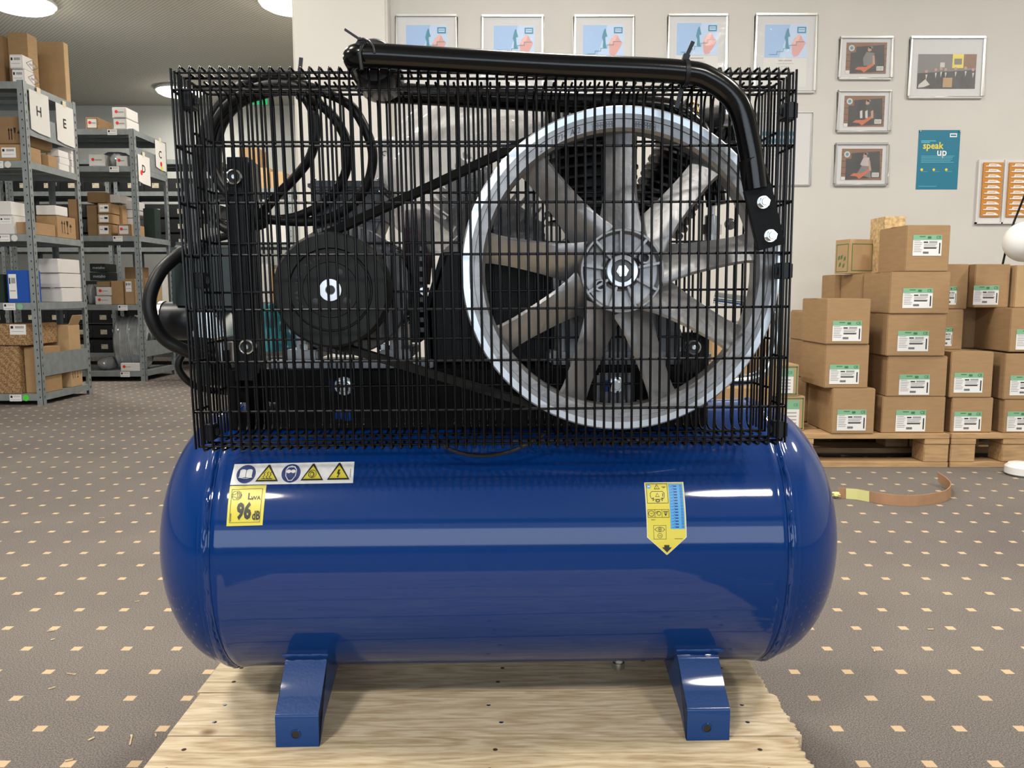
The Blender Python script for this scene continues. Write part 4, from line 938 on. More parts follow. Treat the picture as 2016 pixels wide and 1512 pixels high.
# small green-edged cartons low at the left
zz = ZP
for px0, px1, t, bt, lb in ((1530, 1583, 780, 836, 'green-edged small carton low beside the compressor, lower of the two'), (1520, 1571, 718, 779, 'green-edged small carton low beside the compressor, upper of the two')):
    y0 = FYP+.06; X0, X1 = at(px0, bt, y0)[0], at(px1, bt, y0)[0]; zt = at(px0, t, y0)[1]
    o = carton(X0, X1, y0, .18, zz+T, zt, mCardC, lb, None, name='small_carton', bev=.002); w = X1-X0; h = zt-zz
    d = Decal(plane_fn((-w/2, -.0005, 0)), .0004); d.border(.006, .006, w-.006, h-.008, .004, mGrnP, 0); d.rect(w*.25, .012, w*.8, h-.018, mWhite, 0); d.rect(w*.25, h*.62, w*.8, h-.018, mLGrn, 1); d.text('CE', w*.66, h*.74, .016, mGrnP, 2)
    for k in range(4): d.rect(w*.3, h*(.5-k*.1), w*.7, h*(.53-k*.1), mGryP, 1)
    d.build('small_label', o); zz = zt
# things seen through the guard, low right
for k, (px0, px1, t, y0, dep, m_, lb) in enumerate(((1425, 1520, 765, FYP+.02, .25, mCardA, 'brown carton seen through the wire guard, standing on the pallet beside the tank'), (1400, 1470, 665, FYP+.35, .2, mCardC, 'pale brown carton seen through the wire guard, left one of the rear pair'), (1474, 1512, 672, FYP+.38, .2, mCardA, 'brown carton seen through the wire guard, right one of the rear pair'))):
    carton(at(px0, 800, y0)[0], at(px1, 800, y0)[0], y0, dep, ZP+T, at(px0, t, y0)[1], m_, lb)
# right pallet
FR_ = 3.272
z = pcart(1870, 1951, 783, 867, FR_, 'brown carton at the bottom left of the right pallet', ZP+T, lab=(1876, 823, 1932, 861))
z1_ = pcart(1868, 1952, 693, 780, FR_, 'brown carton second from the bottom at the left of the right pallet', z+T, lab=(1877, 732, 1936, 771))
zq = pcart(1972, 2046, 787, 872, FR_-.01, 'brown carton at the bottom right, cut off by the edge of the photo', ZP+T, lab=(1980, 826, 2036, 865))
zq = pcart(1974, 2046, 696, 785, FR_-.01, 'brown carton second from the bottom, cut off by the right edge', zq+T, lab=(1987, 738, 2044, 777))
zt3 = pcart(1986, 2070, 607, 690, FR_-.01, 'brown carton third from the bottom at the right edge with its plain left side facing', max(z1_, zq)+T, dep=.26, lab=(1999, 646, 2058, 686))
X0 = at(1880, 650, FR_+.30)[0]
z_ = z1_
za_ = pcart(1838, 1893, 609, 692, FR_+.12, 'brown carton half hidden behind the middle stack, third layer', z_+T, dep=.2, lab=(1853, 648, 1875, 684))
zb_ = pcart(1845, 1903, 520, 606, FR_+.14, 'brown carton half hidden behind the middle stack, top layer', za_+T, dep=.2, lab=(1857, 562, 1884, 598))
zc_ = pcart(1916, 1985, 520, 603, FR_+.10, 'brown carton in the top layer of the right pallet, second from the right edge', zt3+T, dep=.2, lab=(1915, 560, 1967, 598))
pcart(1996, 2060, 522, 603, FR_+.08, 'brown carton in the top layer cut off by the right edge', zt3+T, dep=.24, mat=mCardC)
back(1893, 1935, FR_+.24, z_+T, zt3, .2, 'dark brown carton sunk in the gap between the two columns of the right pallet', mCardB)
for k, (a, b) in enumerate(((ZP, z), (z, z1_))): back(1890, 2010, FR_+.30, a+T, b-T, .24, ('lower', 'upper')[k]+' plain brown carton in the second row of the right pallet')

# ------------------------------------------------------------------ pictures and papers on the wall
def frame(px0, py0, px1, py1, label, group, fw_=.010, Y=YW-.0005, dz=.014):
    xm, ym = (px0+px1)/2, (py0+py1)/2
    X0, X1 = at(px0, ym, Y)[0], at(px1, ym, Y)[0]; Z0, Z1 = at(xm, py1, Y)[1], at(xm, py0, Y)[1]
    r = empty('picture_frame', ((X0+X1)/2, Y, Z0)); w, h = X1-X0, Z1-Z0; mb = MB()
    mb.box(-w/2, w/2, -dz, 0, 0, fw_).box(-w/2, w/2, -dz, 0, h-fw_, h).box(-w/2, -w/2+fw_, -dz, 0, fw_, h-fw_).box(w/2-fw_, w/2, -dz, 0, fw_, h-fw_)
    mb.build('frame', mFrame, r, bevel=.003, segs=3)
    return tag(r, label, 'picture frame', group), X0, X1, Z0, Z1, w, h
def cert(px0, py0, px1, py1, prx0, pry0, prx1, label, show=True):
    r, X0, X1, Z0, Z1, w, h = frame(px0, py0, px1, py1, label, 'certificate frames on the wall')
    d = Decal(plane_fn((-w/2, -.004, 0)), .0004); d.rect(.006, .006, w-.006, h-.006, mMatb)
    k = w/(px1-px0); x0, x1 = (prx0-px0)*k, (prx1-px0)*k; zt = h-(pry0-py0)*k; pw = x1-x0; ph = pw*.75
    d.rect(x0-.003, .03, x1+.003, zt+.003, mPaper, 1)
    def P(u, v): return (x0+u*pw, zt-ph+v*ph)
    def R_(a, b, c, e, m, l): p, q = P(a, b), P(c, e); d.rect(p[0], p[1], q[0], q[1], m, l)
    R_(0, 0, 1, 1, mPic['sky'], 2); R_(.62, 0, 1, 1, mPic['sky2'], 3); d.poly([P(.35, 0), P(.625, 0), P(.625, 1), P(.60, 1)], mPic['sky2'], 3.5)
    d.poly([P(*q) for q in ((.66, .10), (.70, .02), (.80, .05), (.92, .30), (.97, .45), (.90, .55), (.86, .66), (.80, .70), (.70, .58), (.64, .40))], mPic['hand'], 4)
    d.poly([P(*q) for q in ((.64, .42), (.72, .60), (.80, .71), (.84, .68), (.80, .52), (.72, .40))], M('print_hand_light', (.72, .42, .38), .5) if 'hl' not in mPic else mPic['hl'], 5)
    if 'hl' not in mPic: mPic['hl'] = bpy.data.materials['print_hand_light']
    d.poly([P(*q) for q in ((.53, .88), (.56, .88), (.57, .78), (.60, .64), (.55, .62), (.56, .45), (.58, .28), (.52, .27), (.49, .30), (.50, .48), (.47, .60), (.50, .78))], mPic['fig'], 5)
    d.line([P(*q) for q in ((.12, .09), (.30, .09), (.30, .18), (.44, .18), (.44, .27), (.59, .27), (.59, .37), (.75, .37), (.75, .48), (.93, .48))], .0022, mPic['fig'], 6)
    R_(.76, .74, .97, .93, mPic['box'], 5); R_(.79, .78, .94, .89, mPic['sky2'], 6); R_(.80, .83, .93, .85, mPic['box'], 7)
    zt2 = zt-ph
    d.rect(x0+pw*.34, zt2-.017, x0+pw*.66, zt2-.012, mGryP, 2)
    for q, (a, b) in enumerate(((.3, .7), (.39, .6), (.3, .66))): d.rect(x0+pw*a, zt2-.030-q*.014, x0+pw*b, zt2-.0285-q*.014, mGryP, 2)
    d.build('certificate', r)
    MB().box(.006-w/2, w/2-.006, -.0090, -.0086, .006, h-.006).build('glass', mGlass, r)
    return r
cert(780, 29, 901, 185, 800, 49, 881, 'blue certificate in a silver frame, first from the left along the top')
cert(948, 30, 1070, 186, 972, 50, 1052, 'blue certificate in a silver frame, second from the left along the top')
cert(1129, 30, 1248, 186, 1147, 49, 1227, 'blue certificate in a silver frame, third from the left along the top')
cert(1313, 28, 1431, 184, 1331, 45, 1412, 'blue certificate in a silver frame, behind the upright cable tie of the handle')
cert(1484, 27, 1606, 184, 1504, 48, 1587, 'blue certificate in a silver frame, rightmost of the row along the top')
r, X0, X1, Z0, Z1, w, h = frame(1487, 219, 1597, 367, 'pale framed sheet below the rightmost certificate, half behind the wire guard', None, .008, dz=.008)
d = Decal(plane_fn((-w/2, -.003, 0)), .0004); d.rect(.005, .005, w-.005, h-.005, mMatb); d.rect(.025, h-.155, .20, h-.10, mPic['fig'], 1); d.rect(.03, h-.135, .19, h-.12, mPic['sky2'], 2)
for k in range(4): d.rect(.05, h-.18-k*.018, .2, h-.178-k*.018, mGryP, 1)
d.build('certificate', r)
def game(px0, py0, px1, py1, kind, label):
    r, X0, X1, Z0, Z1, w, h = frame(px0, py0, px1, py1, label, 'three small landscape photo frames', .010)
    d = Decal(plane_fn((-w/2, -.004, 0)), .0004); d.rect(.006, .006, w-.006, h-.006, mMatb)
    x0, x1, z0, z1 = w*.13, w*.89, h*.14, h*.86; pw, ph = x1-x0, z1-z0
    P = lambda u, v: (x0+u*pw, z0+v*ph)
    def R_(a, b, c, e, m, l): p, q = P(a, b), P(c, e); d.rect(p[0], p[1], q[0], q[1], m, l)
    R_(0, 0, 1, 1, mPic['wood'], 1)
    for k in range(4): R_(0, .2+k*.2, 1, .215+k*.2, mPic['dark'], 2)
    d.poly([P(*q) for q in ((.11, .02), (.96, .08), (.93, .92), (.25, .86), (.24, .68), (.11, .68))], mPic['dark'], 3)
    d.disc(*P(.13, .82), pw*.075, mPic['pale'], 4); d.disc(*P(.13, .82), pw*.04, mPic['fig'], 5)
    d.poly([P(*q) for q in ((.22, .14), (.38, .12), (.45, .04), (.70, .28), (.66, .34), (.5, .22), (.3, .22))], mPic['orange'], 5)
    d.poly([P(*q) for q in ((.52, .74), (.56, .70), (.62, .74), (.60, .86), (.54, .86))], mPic['skin'], 6); d.disc(*P(.6, .84), pw*.05, mPic['grey'], 6, ry=pw*.03)
    if kind == 0: d.poly([P(*q) for q in ((.44, .26), (.66, .26), (.70, .66), (.5, .70), (.42, .5))], mPic['grey'], 4); d.poly([P(*q) for q in ((.66, .3), (.72, .3), (.70, .58), (.65, .58))], mPic['skin'], 6)
    if kind == 1:
        for x in (.40, .53, .67): d.poly([P(*q) for q in ((x, .28), (x+.06, .28), (x+.05, .54), (x-.01, .50))], mPic['pale'] if x < .6 else mPic['skin'], 6)
    if kind == 2:
        d.poly([P(*q) for q in ((.50, .46), (.70, .44), (.68, .72), (.54, .74), (.46, .50))], M('print_shirt', (.42, .36, .38), .5), 5); d.poly([P(*q) for q in ((.38, .18), (.5, .16), (.74, .06), (.70, .46), (.5, .46))], mPic['grey'], 4); d.poly([P(*q) for q in ((.68, .3), (.74, .3), (.70, .62), (.66, .66))], mPic['skin'], 6)
    R_(.76, .10, .93, .24, mPaper, 6)
    for k in range(4): R_(.78+k*.035, .12, .795+k*.035, .22, mPic['grey'], 7)
    R_(0, 0, .1, .11, mPaper, 5)
    d.build('photograph', r); MB().box(.006-w/2, w/2-.006, -.0090, -.0086, .006, h-.006).build('glass', mGlass, r)
game(1651, 72, 1756, 158, 0, 'small framed photo with wooden border, topmost of three on the wall')
game(1647, 177, 1752, 262, 1, 'small framed photo with wooden border, middle of three on the wall')
game(1642, 281, 1747, 367, 2, 'small framed photo with wooden border and pale shirt, lowest of three')
r, X0, X1, Z0, Z1, w, h = frame(1788, 72, 1936, 195, 'large landscape silver frame with a dark group photo', None, .011)
d = Decal(plane_fn((-w/2, -.004, 0)), .0004); d.rect(.006, .006, w-.006, h-.006, mMatb)
x0, x1, z0, z1 = w*.12, w*.895, h*.16, h*.715; pw, ph = x1-x0, z1-z0; P = lambda u, v: (x0+u*pw, z0+v*ph)
d.rect(x0, z0, x1, z1, mPic['dark'], 1); d.poly([P(0, .45), P(1, .55), P(1, 1), P(0, 1)], mPic['grey'], 2)
p, q = P(.59, .6), P(.78, 1); d.rect(p[0], p[1], q[0], q[1], mPic['yel'], 3); p, q = P(.62, .7), P(.75, .87); d.rect(p[0], p[1], q[0], q[1], mPic['grey'], 4)
p, q = P(.78, .6), P(1, 1); d.rect(p[0], p[1], q[0], q[1], mPic['wood'], 3); p, q = P(.38, .62), P(.46, .76); d.rect(p[0], p[1], q[0], q[1], mPic['pale'], 5)
for i_, (x, y) in enumerate(((.15, .5), (.31, .55), (.40, .58), (.48, .56), (.65, .58), (.82, .60), (.95, .55))):
    d.disc(*P(x, y), pw*.026, mPic['skin'], 5); d.poly([P(x-.04, y-.08), P(x+.04, y-.08), P(x+.05, y-.4), P(x-.05, y-.4)], mPic['dark'], 4); d.poly([P(x-.012, y-.09), P(x+.02, y-.09), P(x, y-.25)], mPic['pale'], 6)
d.poly([P(.02, .03), P(.12, .05), P(.22, .12), (P(.14, .28)), P(.03, .12)], mPic['pale'], 5); p, q = P(.44, .04), P(.6, .32); d.rect(p[0], p[1], q[0], q[1], mCardC, 7)
d.build('photograph', r); MB().box(.006-w/2, w/2-.006, -.0090, -.0086, .006, h-.006).build('glass', mGlass, r)
# poster
Y = YW-.0006; X0, X1 = at(1806, 310, Y)[0], at(1888, 310, Y)[0]; Z0, Z1 = at(1845, 373, Y)[1], at(1845, 256, Y)[1]; w, h = X1-X0, Z1-Z0
r = empty('poster', (X0, Y, Z0)); tag(r, 'turquoise speak up poster pinned to the wall above the cartons', 'poster')
d = Decal(plane_fn((0, 0, 0)), .0004); d.rect(0, 0, w, h, mTeal); d.rect(w*.75, h*.88, w*.92, h*.945, mWhite, 1); d.rect(w*.77, h*.9, w*.90, h*.925, mTeal, 2)
d.text('speak', w*.36, h*.735, .047, mPic['yel'], 1, .02, sx=.95); d.text('up', w*.58, h*.625, .052, mWhite, 1, .015)
mTL = M('pale_teal_print', (.12, .42, .55), .5)
d.rect(w*.07, h*.81, w*.42, h*.825, mTL, 1); d.rect(w*.07, h*.785, w*.28, h*.80, mTL, 1)
for k, q in enumerate((.88, .85, .84, .80, .88)): d.rect(w*.09, h*(.56-k*.026), w*q, h*(.568-k*.026), mTL, 1)
for x in (.12, .41, .71): d.disc(w*x, h*.335, .0065, mPic['yel'], 1); d.rect(w*(x-.02), h*.30, w*(x+.14), h*.305, mTL, 1)
d.rect(w*.06, h*.05, w*.5, h*.058, mTL, 1)
d.build('poster_sheet', r)
for x in (.006, w-.006): MB().cyl((x, -.004, h-.006), .0035, -.004, .003, 'y', 12).build('pin', mSteel, r)
# packet board
Y = YW-.0006; X0, X1 = at(1921, 380, Y)[0], at(2042, 380, Y)[0]; Z0, Z1 = at(1960, 441, Y)[1], at(1960, 315, Y)[1]; w, h = X1-X0, Z1-Z0
r = empty('packet_board', (X0, Y, Z0)); tag(r, 'white wall board holding two columns of orange packets at the right edge', 'wall board')
mb = MB().box(0, w, -.004, 0, 0, h)
for x in (0, w*.42, w-.006): mb.box(x, x+.008, -.014, -.004, 0, h)
mb.box(0, w, -.014, -.004, 0, .008); mb.build('board', mCardW, r)
for cx_ in (.022, .022+w*.42):
    for k in range(10):
        z = h-.040-k*(h-.05)/10
        e = MB().obox((cx_+.052, -.009, z+.012), (.100, .007, .029), Matrix.Rotation(.12, 3, 'X')); b = e.build('orange_packet', mOrg, r, bevel=.001)
        d = Decal(plane_fn((cx_, -.0145, z)), .0003); d.poly([(.012, .005), (.09, .005), (.09, .009), (.074, .018), (.055, .020), (.03, .020), (.026, .010), (.012, .009)], mWhite, 0); d.rect(.034, .012, .068, .015, mOrg, 1); d.build('packet_print', b)

# globe on a black stem, white roll by the pallet, cardboard strip
Yg = 3.10; gx, gz = at(2018, 476, Yg); gr = at(2018, 436, Yg)[1]-gz
g = empty('globe_lamp', (gx, Yg, 0)); tag(g, 'white globe lamp with white foot and thin black stem at the right edge', 'lamp')
MB().lathe([(gr*math.sin(q), gz-gr*math.cos(q)) for q in [math.pi*k/24 for k in range(25)]], 'z', n=48).build('globe', mGlobe, g, smooth=80)
st = [at(px, py, Yg+.09) for px, py in ((2040, 330), (2016, 388), (1990, 455), (1974, 520))]
pts = [(a[0]-gx, .09, a[1]) for a in st]+[(at(1972, 600, Yg+.2)[0]-gx, .12, at(1972, 600, Yg+.2)[1])]
MB().tube(catmull(pts[:4], 6), .004, 10).build('stem', mBlk, g); 
a = at(2002, 560, Yg); MB().tube([(.02, .02, gz-gr+.01), (.085, .02, .04)], .006, 12).build('pole', mBlk, g); MB().lathe([(0, 0), (.055, 0), (.066, .008), (.066, .034), (.054, .046), (.022, .048), (.02, .042), (0, .042)], 'z', (.063, .01, 0), 40).build('lamp_base', mWhite, g, smooth=40)
pts = [ground(px, py) for px, py in ((1650, 981), (1682, 983), (1700, 986), (1740, 993), (1790, 997), (1835, 993), (1862, 986), (1872, 974), (1866, 963), (1848, 955))]
pts = catmull([(x, y, 0) for x, y in pts], 6); hh = .036; n = len(pts); v = []; f = []
for i, p_ in enumerate(pts):
    t = (pts[min(i+1, n-1)]-pts[max(i-1, 0)]).normalized(); nn = Vector((-t.y, t.x, 0))*.0018; lift = .012*max(0, (i-n*.86)/(n*.14)); lean = Vector((0, .004+.01*max(0, (i-n*.8)/(n*.2)), 0))
    for s_, z in ((-1, 0), (1, 0), (1, hh), (-1, hh)): v.append(p_+nn*s_+lean*(z/hh)+Vector((0, 0, z+.0005+lift)))
for i in range(n-1):
    for k in range(4): f.append((i*4+k, i*4+(k+1) % 4, i*4+4+(k+1) % 4, i*4+4+k))
f += [(3, 2, 1, 0), tuple((n-1)*4+k for k in range(4))]
o = MB().add(v, f).build('cardboard_strip', M('strip_cardboard', (.33, .185, .10), .8, var=.1, vscale=20), smooth=40); tag(o, 'curved brown cardboard strip standing on edge on the carpet at right', 'cardboard strip')
m_ = 8; v = [v[i*4+k]+Vector((0, -.0022 if k in (0, 3) else .001, 0)) for i in range(3, 15) for k in (0, 3)]
MB().add(v, [(i*2, i*2+2, i*2+3, i*2+1) for i in range(11)]).build('yellow_tape', M('yellow_tape', (.62, .60, .25), .5), o, smooth=40, recalc=False)
q = pts[1]; b = MB()
for k in range(9):
    rn2 = random.Random(k); b.lathe([(0, .004), (.007, .003), (.009, 0), (.006, -.004), (0, -.005)], 'z', (q.x-.012+rn2.uniform(-.009, .009), q.y-.002+rn2.uniform(-.008, .008), .012+rn2.uniform(-.006, .010)), 7)
b.build('tape_wad', bpy.data.materials['yellow_tape'], o, smooth=60)

# ------------------------------------------------------------------ shelving on the left
def shelf_tag(parent, x, z, y, w=.075, h=.042, dot=None):
    d = Decal(plane_fn((x, y, z)), .0005); d.rect(0, 0, w, h, mWhite); d.rect(w*.08, h*.5, w*.25, h*.85, mBlkP, 1)
    for k in range(8): d.rect(w*(.35+k*.07), h*.62, w*(.38+k*.07), h*.85, mGryP, 1)
    d.rect(w*.08, h*.2, w*.9, h*.26, mGryP, 1); d.build('shelf_tag', parent)
    if dot:
        d = Decal(plane_fn((x+w+.028, y, z+h/2)), .0005); d.disc(0, 0, .020, dot, 0); d.build('round_sticker', parent)
def shelving(XR_, Y0, lips, W_, D_, label, post=.038, panels=(), H_=2.0, tags=(), group=None, lipm=None):
    r = empty('shelving_unit', (XR_, Y0, 0)); tag(r, label, 'shelving unit', group)
    for px_, s in ((-post, 1), (-W_, -1)):
        for y in (0, D_-post):
            mb = MB(); t = .0025
            mb.box(px_, px_+post, y if y == 0 else y+post-t, y+t if y == 0 else y+post, 0, H_)
            xx = px_+post-t if s > 0 else px_; mb.box(xx, xx+t, y, y+post, 0, H_)
            p = mb.build('post', mGal, r, smooth=0)
            mb = MB(); n = int(H_/.05)
            for k in range(1, n):
                z = k*.05; yy = y-.0003 if y == 0 else None
                if y == 0: mb.box(px_+post*.45, px_+post*.62, -.0006, .0002, z-.005, z+.005)
                if s > 0: mb.box(xx+t-.0002, xx+t+.0004, y+post*(.45 if y == 0 else .35), y+post*(.62 if y == 0 else .65), z-.008, z+.008)
            mb.build('post_holes', mBlkP, p)
    for z in lips:
        mb = MB(); t = .0015; lh = .042
        mb.box(-W_+.004, -.004, .003, D_-.003, z-t, z); mb.box(-W_+post, -post, .001, .0025, z-lh, z); mb.box(-W_+post, -post, D_-.0025, D_-.001, z-lh, z)
        mb.box(-.0045, -.003, post, D_-post, z-lh, z); mb.box(-W_+.003, -W_+.0045, post, D_-post, z-lh, z)
        for q in (.33, .66): mb.box(-W_+.01, -.01, D_*q, D_*q+.03, z-.02, z-.0016)
        mb.build('shelf', mGal, r, smooth=0)
    for z0, z1 in panels: MB().box(-.003, -.0015, post, D_-post, z0, z1).build('side_panel', mGal, r, smooth=0)
    return r
YA, XA = 5.08, -2.955
ztop = lambda py, Y: at(100, py, Y)[1]
LA = [ztop(y, YA) for y in (160, 316, 461, 596, 776)]; WA = 1.0
uA = shelving(XA, YA, LA, WA, .60, 'grey metal shelving unit nearest the camera with sheets H and E', panels=((at(60, 264, YA)[1], at(60, 220, YA)[1]), (at(100, 742, YA)[1]+.0, at(100, 697, YA)[1]+.0)), H_=ztop(158, YA)+.003)
for z, x, dt in ((LA[0], -.235, None), (LA[1], -.225, mPaper), (LA[2], -.215, mPaper), (LA[3], -.21, mLGrn), (LA[4], -.21, mGrnDot)): shelf_tag(uA, x, z-.045, -.001, dot=dt)
YB, XB = 6.466, -2.93
LB = [at(230, y, YB)[1] for y in (254, 327, 464, 600, 731)]
uB = shelving(XB, YB, LB, 1.0, .60, 'grey metal shelving unit behind the nearest one with sheets D and C', panels=((LB[1]+.0, LB[1]+.15), (at(290, 703, YB)[1], at(290, 672, YB)[1])), H_=LB[0]+.003)
for z, x in zip(LB, (-.20, -.20, -.20, -.19, -.20)): shelf_tag(uB, x, z-.045, -.001)
def hang(ltr, X, Y0, ya, z_top, w, h, label, dots=(), drop=.0):
    # sheet hanging on the side of a unit: face towards +x
    d = Decal(plane_fn((X, Y0+ya, z_top-h), (0, 1, 0), (0, 0, 1)), .0006); n = 6
    d.poly([(0, .012), (w*.4, .0), (w, -.004), (w, h), (0, h)], mPaper, 0); d.text(ltr, w*.45, h*.52, .085, mBlkP, 2, .012)
    for (u, v, m) in dots: d.disc(u*w, v*h, .020, m, 2)
    d.rect(w*.4, h-.012, w*.6, h+.03, mCream, 1)
    o = d.build('lettered_sheet', None); tag(o, label, 'sheet of paper', 'lettered paper sheets on the shelving'); return o
hang('H', XA+.005, YA, .05, LA[0]-.03, .21, .25, 'white sheet printed H hanging on the side of the nearest shelving')
hang('E', XA+.005, YA, .34, LA[0]-.045, .21, .25, 'white sheet printed E hanging on the side of the nearest shelving')
hang('C', XB+.005, YB, .37, LB[0]-.01, .20, .23, 'white sheet printed C with red and yellow dots on the second shelving', ((.5, .2, mRed), (.55, .06, mPic['yel'])))
o = hang('D', XB+.006, YB, .04, LB[1]+.10, .21, .22, 'white sheet printed D with one red dot on the second shelving', ((.25, .38, mRed),))
def symbols(o, y0, z0, w, h):
    X_ = max(v.co.x for v in o.data.vertices)+.0005; d = Decal(plane_fn((X_, y0, z0), (0, 1, 0)), .0004)
    for x in (0, .22): d.rect(w*(x+.06), 0, w*(x+.10), h*.8, mBlkP, 0); d.poly([(w*x, h*.72), (w*(x+.16), h*.72), (w*(x+.08), h)], mBlkP, 0)
    d.poly([(w*.47, h), (w*.68, h), (w*.62, h*.55), (w*.53, h*.55)], mBlkP, 0); d.rect(w*.56, 0, w*.59, h*.55, mBlkP, 0); d.rect(w*.50, 0, w*.65, h*.06, mBlkP, 0)
    d.poly([(w*.74, h*.55), (w*.87, h*.8), (w, h*.55)], mBlkP, 0); d.rect(w*.86, h*.15, w*.88, h*.55, mBlkP, 0); d.build('handling_symbols', o)
def item(X_or_px, px1, pyt, Y0, dep, zb, mat, label, cat='box', name='cardboard_box', group=None, rz=0, lab=None, bev=.003, pyb=None):
    XR_ = XA if YA <= Y0 < YA+.6 else XB if YB <= Y0 < YB+.6 else None
    if XR_ is not None:
        xr = at(px1, pyt, Y0)[0]
        if xr > XR_-.014: Y0 = Y0*(XR_-.014)/xr
        ysh = (YA if XR_ == XA else YB)+.572; dep = max(.03, min(dep, ysh-Y0))
    zbm = at(px1, pyb, Y0)[1] if pyb else zb
    pym = pyt
    X0, X1 = at(X_or_px, pym, Y0)[0], at(px1, pym, Y0)[0]; zt = at(px1, pyt, Y0)[1]
    if not pyb: zbm = zb+.001
    o = carton(X0, X1, Y0, dep, zbm, zt, mat, label, group, rz, cat=cat, name=name, bev=bev)
    w, h = X1-X0, zt-zbm
    if lab:
        d = Decal(plane_fn((-w/2, -.0006, 0)), .0005)
        u0, v0, u1, v1, kind = lab
        if kind == 'barcode':
            d.rect(u0*w, v0*h, u1*w, v1*h, mWhite); W2, H2 = (u1-u0)*w, (v1-v0)*h
            d.rect(u0*w+.06*W2, v0*h+.6*H2, u0*w+.22*W2, v0*h+.85*H2, mBlkP, 1)
            for k in range(9): d.rect(u0*w+W2*(.35+k*.06), v0*h+.62*H2, u0*w+W2*(.38+k*.06), v0*h+.85*H2, mBlkP, 1)
            d.rect(u0*w+.1*W2, v0*h+.3*H2, u0*w+.85*W2, v0*h+.34*H2, mGryP, 1)
        if kind == 'red':
            d.border(u0*w-.006, v0*h-.006, u1*w+.006, v1*h+.006, .006, mCardB, 0) if mat is mCardA else None
            d.rect(u0*w, v0*h, u1*w, v1*h, mPaper); d.disc((u0*.75+u1*.25)*w, (v0*.4+v1*.6)*h, .012, mRed, 1)
            d.rect((u0+.4*(u1-u0))*w, (v0+.5*(v1-v0))*h, (u1-.1*(u1-u0))*w, (v0+.62*(v1-v0))*h, mGryP, 1)
        if kind == 'qr':
            d.rect(u0*w, v0*h, u1*w, v1*h, mWhite); d.rect((u0+.1*(u1-u0))*w, (v0+.5*(v1-v0))*h, (u0+.4*(u1-u0))*w, (v0+.6*(v1-v0))*h, mGryP, 1); d.rect((u0+.55*(u1-u0))*w, (v0+.45*(v1-v0))*h, (u0+.9*(u1-u0))*w, (v0+.75*(v1-v0))*h, mBlkP, 1)
        if kind == 'arrows':
            W2 = w*(u1-u0); a_, b_ = u0*w, v0*h; H2 = h*(v1-v0)
            for x in (0, .2): d.rect(a_+x*W2+.004, b_, a_+x*W2+.010, b_+H2*.8, mBlkP); d.poly([(a_+x*W2, b_+H2*.75), (a_+x*W2+.014, b_+H2*.75), (a_+x*W2+.007, b_+H2)], mBlkP, 0)
            d.poly([(a_+.45*W2, b_+H2), (a_+.65*W2, b_+H2), (a_+.6*W2, b_+H2*.55), (a_+.5*W2, b_+H2*.55)], mBlkP, 0); d.rect(a_+.54*W2, b_, a_+.56*W2, b_+H2*.55, mBlkP); d.poly([(a_+.72*W2, b_+H2*.5), (a_+.85*W2, b_+H2*.8), (a_+.98*W2, b_+H2*.5)], mBlkP, 0); d.rect(a_+.84*W2, b_+.1*H2, a_+.86*W2, b_+.5*H2, mBlkP)
        if kind.startswith('t:'): d.text(kind[2:], (u0+u1)/2*w, (v0+v1)/2*h, (v1-v0)*h, mPaper if mat in (mDark, mBlueBox) else mBlkP, 0)
        d.build('printed_label', o)
    return o
A0 = YA+.02
# unit A, top
item(-60, 5, 70, A0+.1, .38, LA[0], mCardB, 'dark brown box on the nearest shelving top, cut by the left edge')
item(13, 52, 64, A0+.14, .11, LA[0], mCardA, 'tall brown box behind the white boxes on the nearest shelving top')
item(63, 124, 82, YA+.27, .12, LA[0], mCardC, 'largest tall brown box on top of the nearest shelving', lab=None)
item(23, 47, 136, A0, .11, LA[0], mCardW, 'flat white box with diamond logo, lower one on the shelving top', lab=(.05, .1, .95, .9, 'barcode'))
item(18, 43, 107, A0-.005, .11, 0, mCardW, 'flat white box with diamond logo, upper one on the shelving top', pyb=135, lab=(.05, .1, .95, .9, 'barcode'))
for o in list(bpy.data.objects):
    if o.get('label', '').startswith('flat white box with diamond'):
        w2 = o.dimensions.x/2 if o.dimensions.x else .04; bb = [v.co.x for v in o.data.vertices]; X_ = max(bb)
        d = Decal(plane_fn((X_+.0004, .10, .045), (0, 1, 0)), .0004); d.line([(-.06, 0), (0, .03), (.06, 0), (0, -.03)], .003, mBlkP, 0, True); d.rect(-.03, -.006, .03, .006, mGryP, 1); d.build('diamond_print', o)
# unit A, second shelf
item(-20, 43, 284, A0, .2, LA[1], mCardA, 'low brown box on the second shelf of the nearest shelving', lab=(.35, .2, .8, .8, 'barcode'))
item(-30, 40, 230, A0+.04, .34, 0, mCardB, 'brown box with black handling symbols on the second shelf, nearest shelving', pyb=283, lab=(.62, .15, .98, .6, 'arrows'))
item(66, 94, 304, YA+.22, .1, LA[1], mCardA, 'small brown box beside the white cartons, second shelf of nearest shelving')
for c_, (x0, x1) in enumerate(((94, 116), (114, 140))):
    for k in range(4 if c_ else 3):
        zb = LA[1]+k*.043; y0 = YA+.20+.02*c_
        o = item(x0+k % 2*1.5, x1+k % 2*1.5, 320, y0, .12, LA[1], mCardW, 'small flat white carton in the stacks on the second shelf, nearest shelving', group='small flat white cartons', bev=.001)
        o.location.z = zb+.001
        zs = max(v.co.z for v in o.data.vertices); o.scale.z = .042/zs
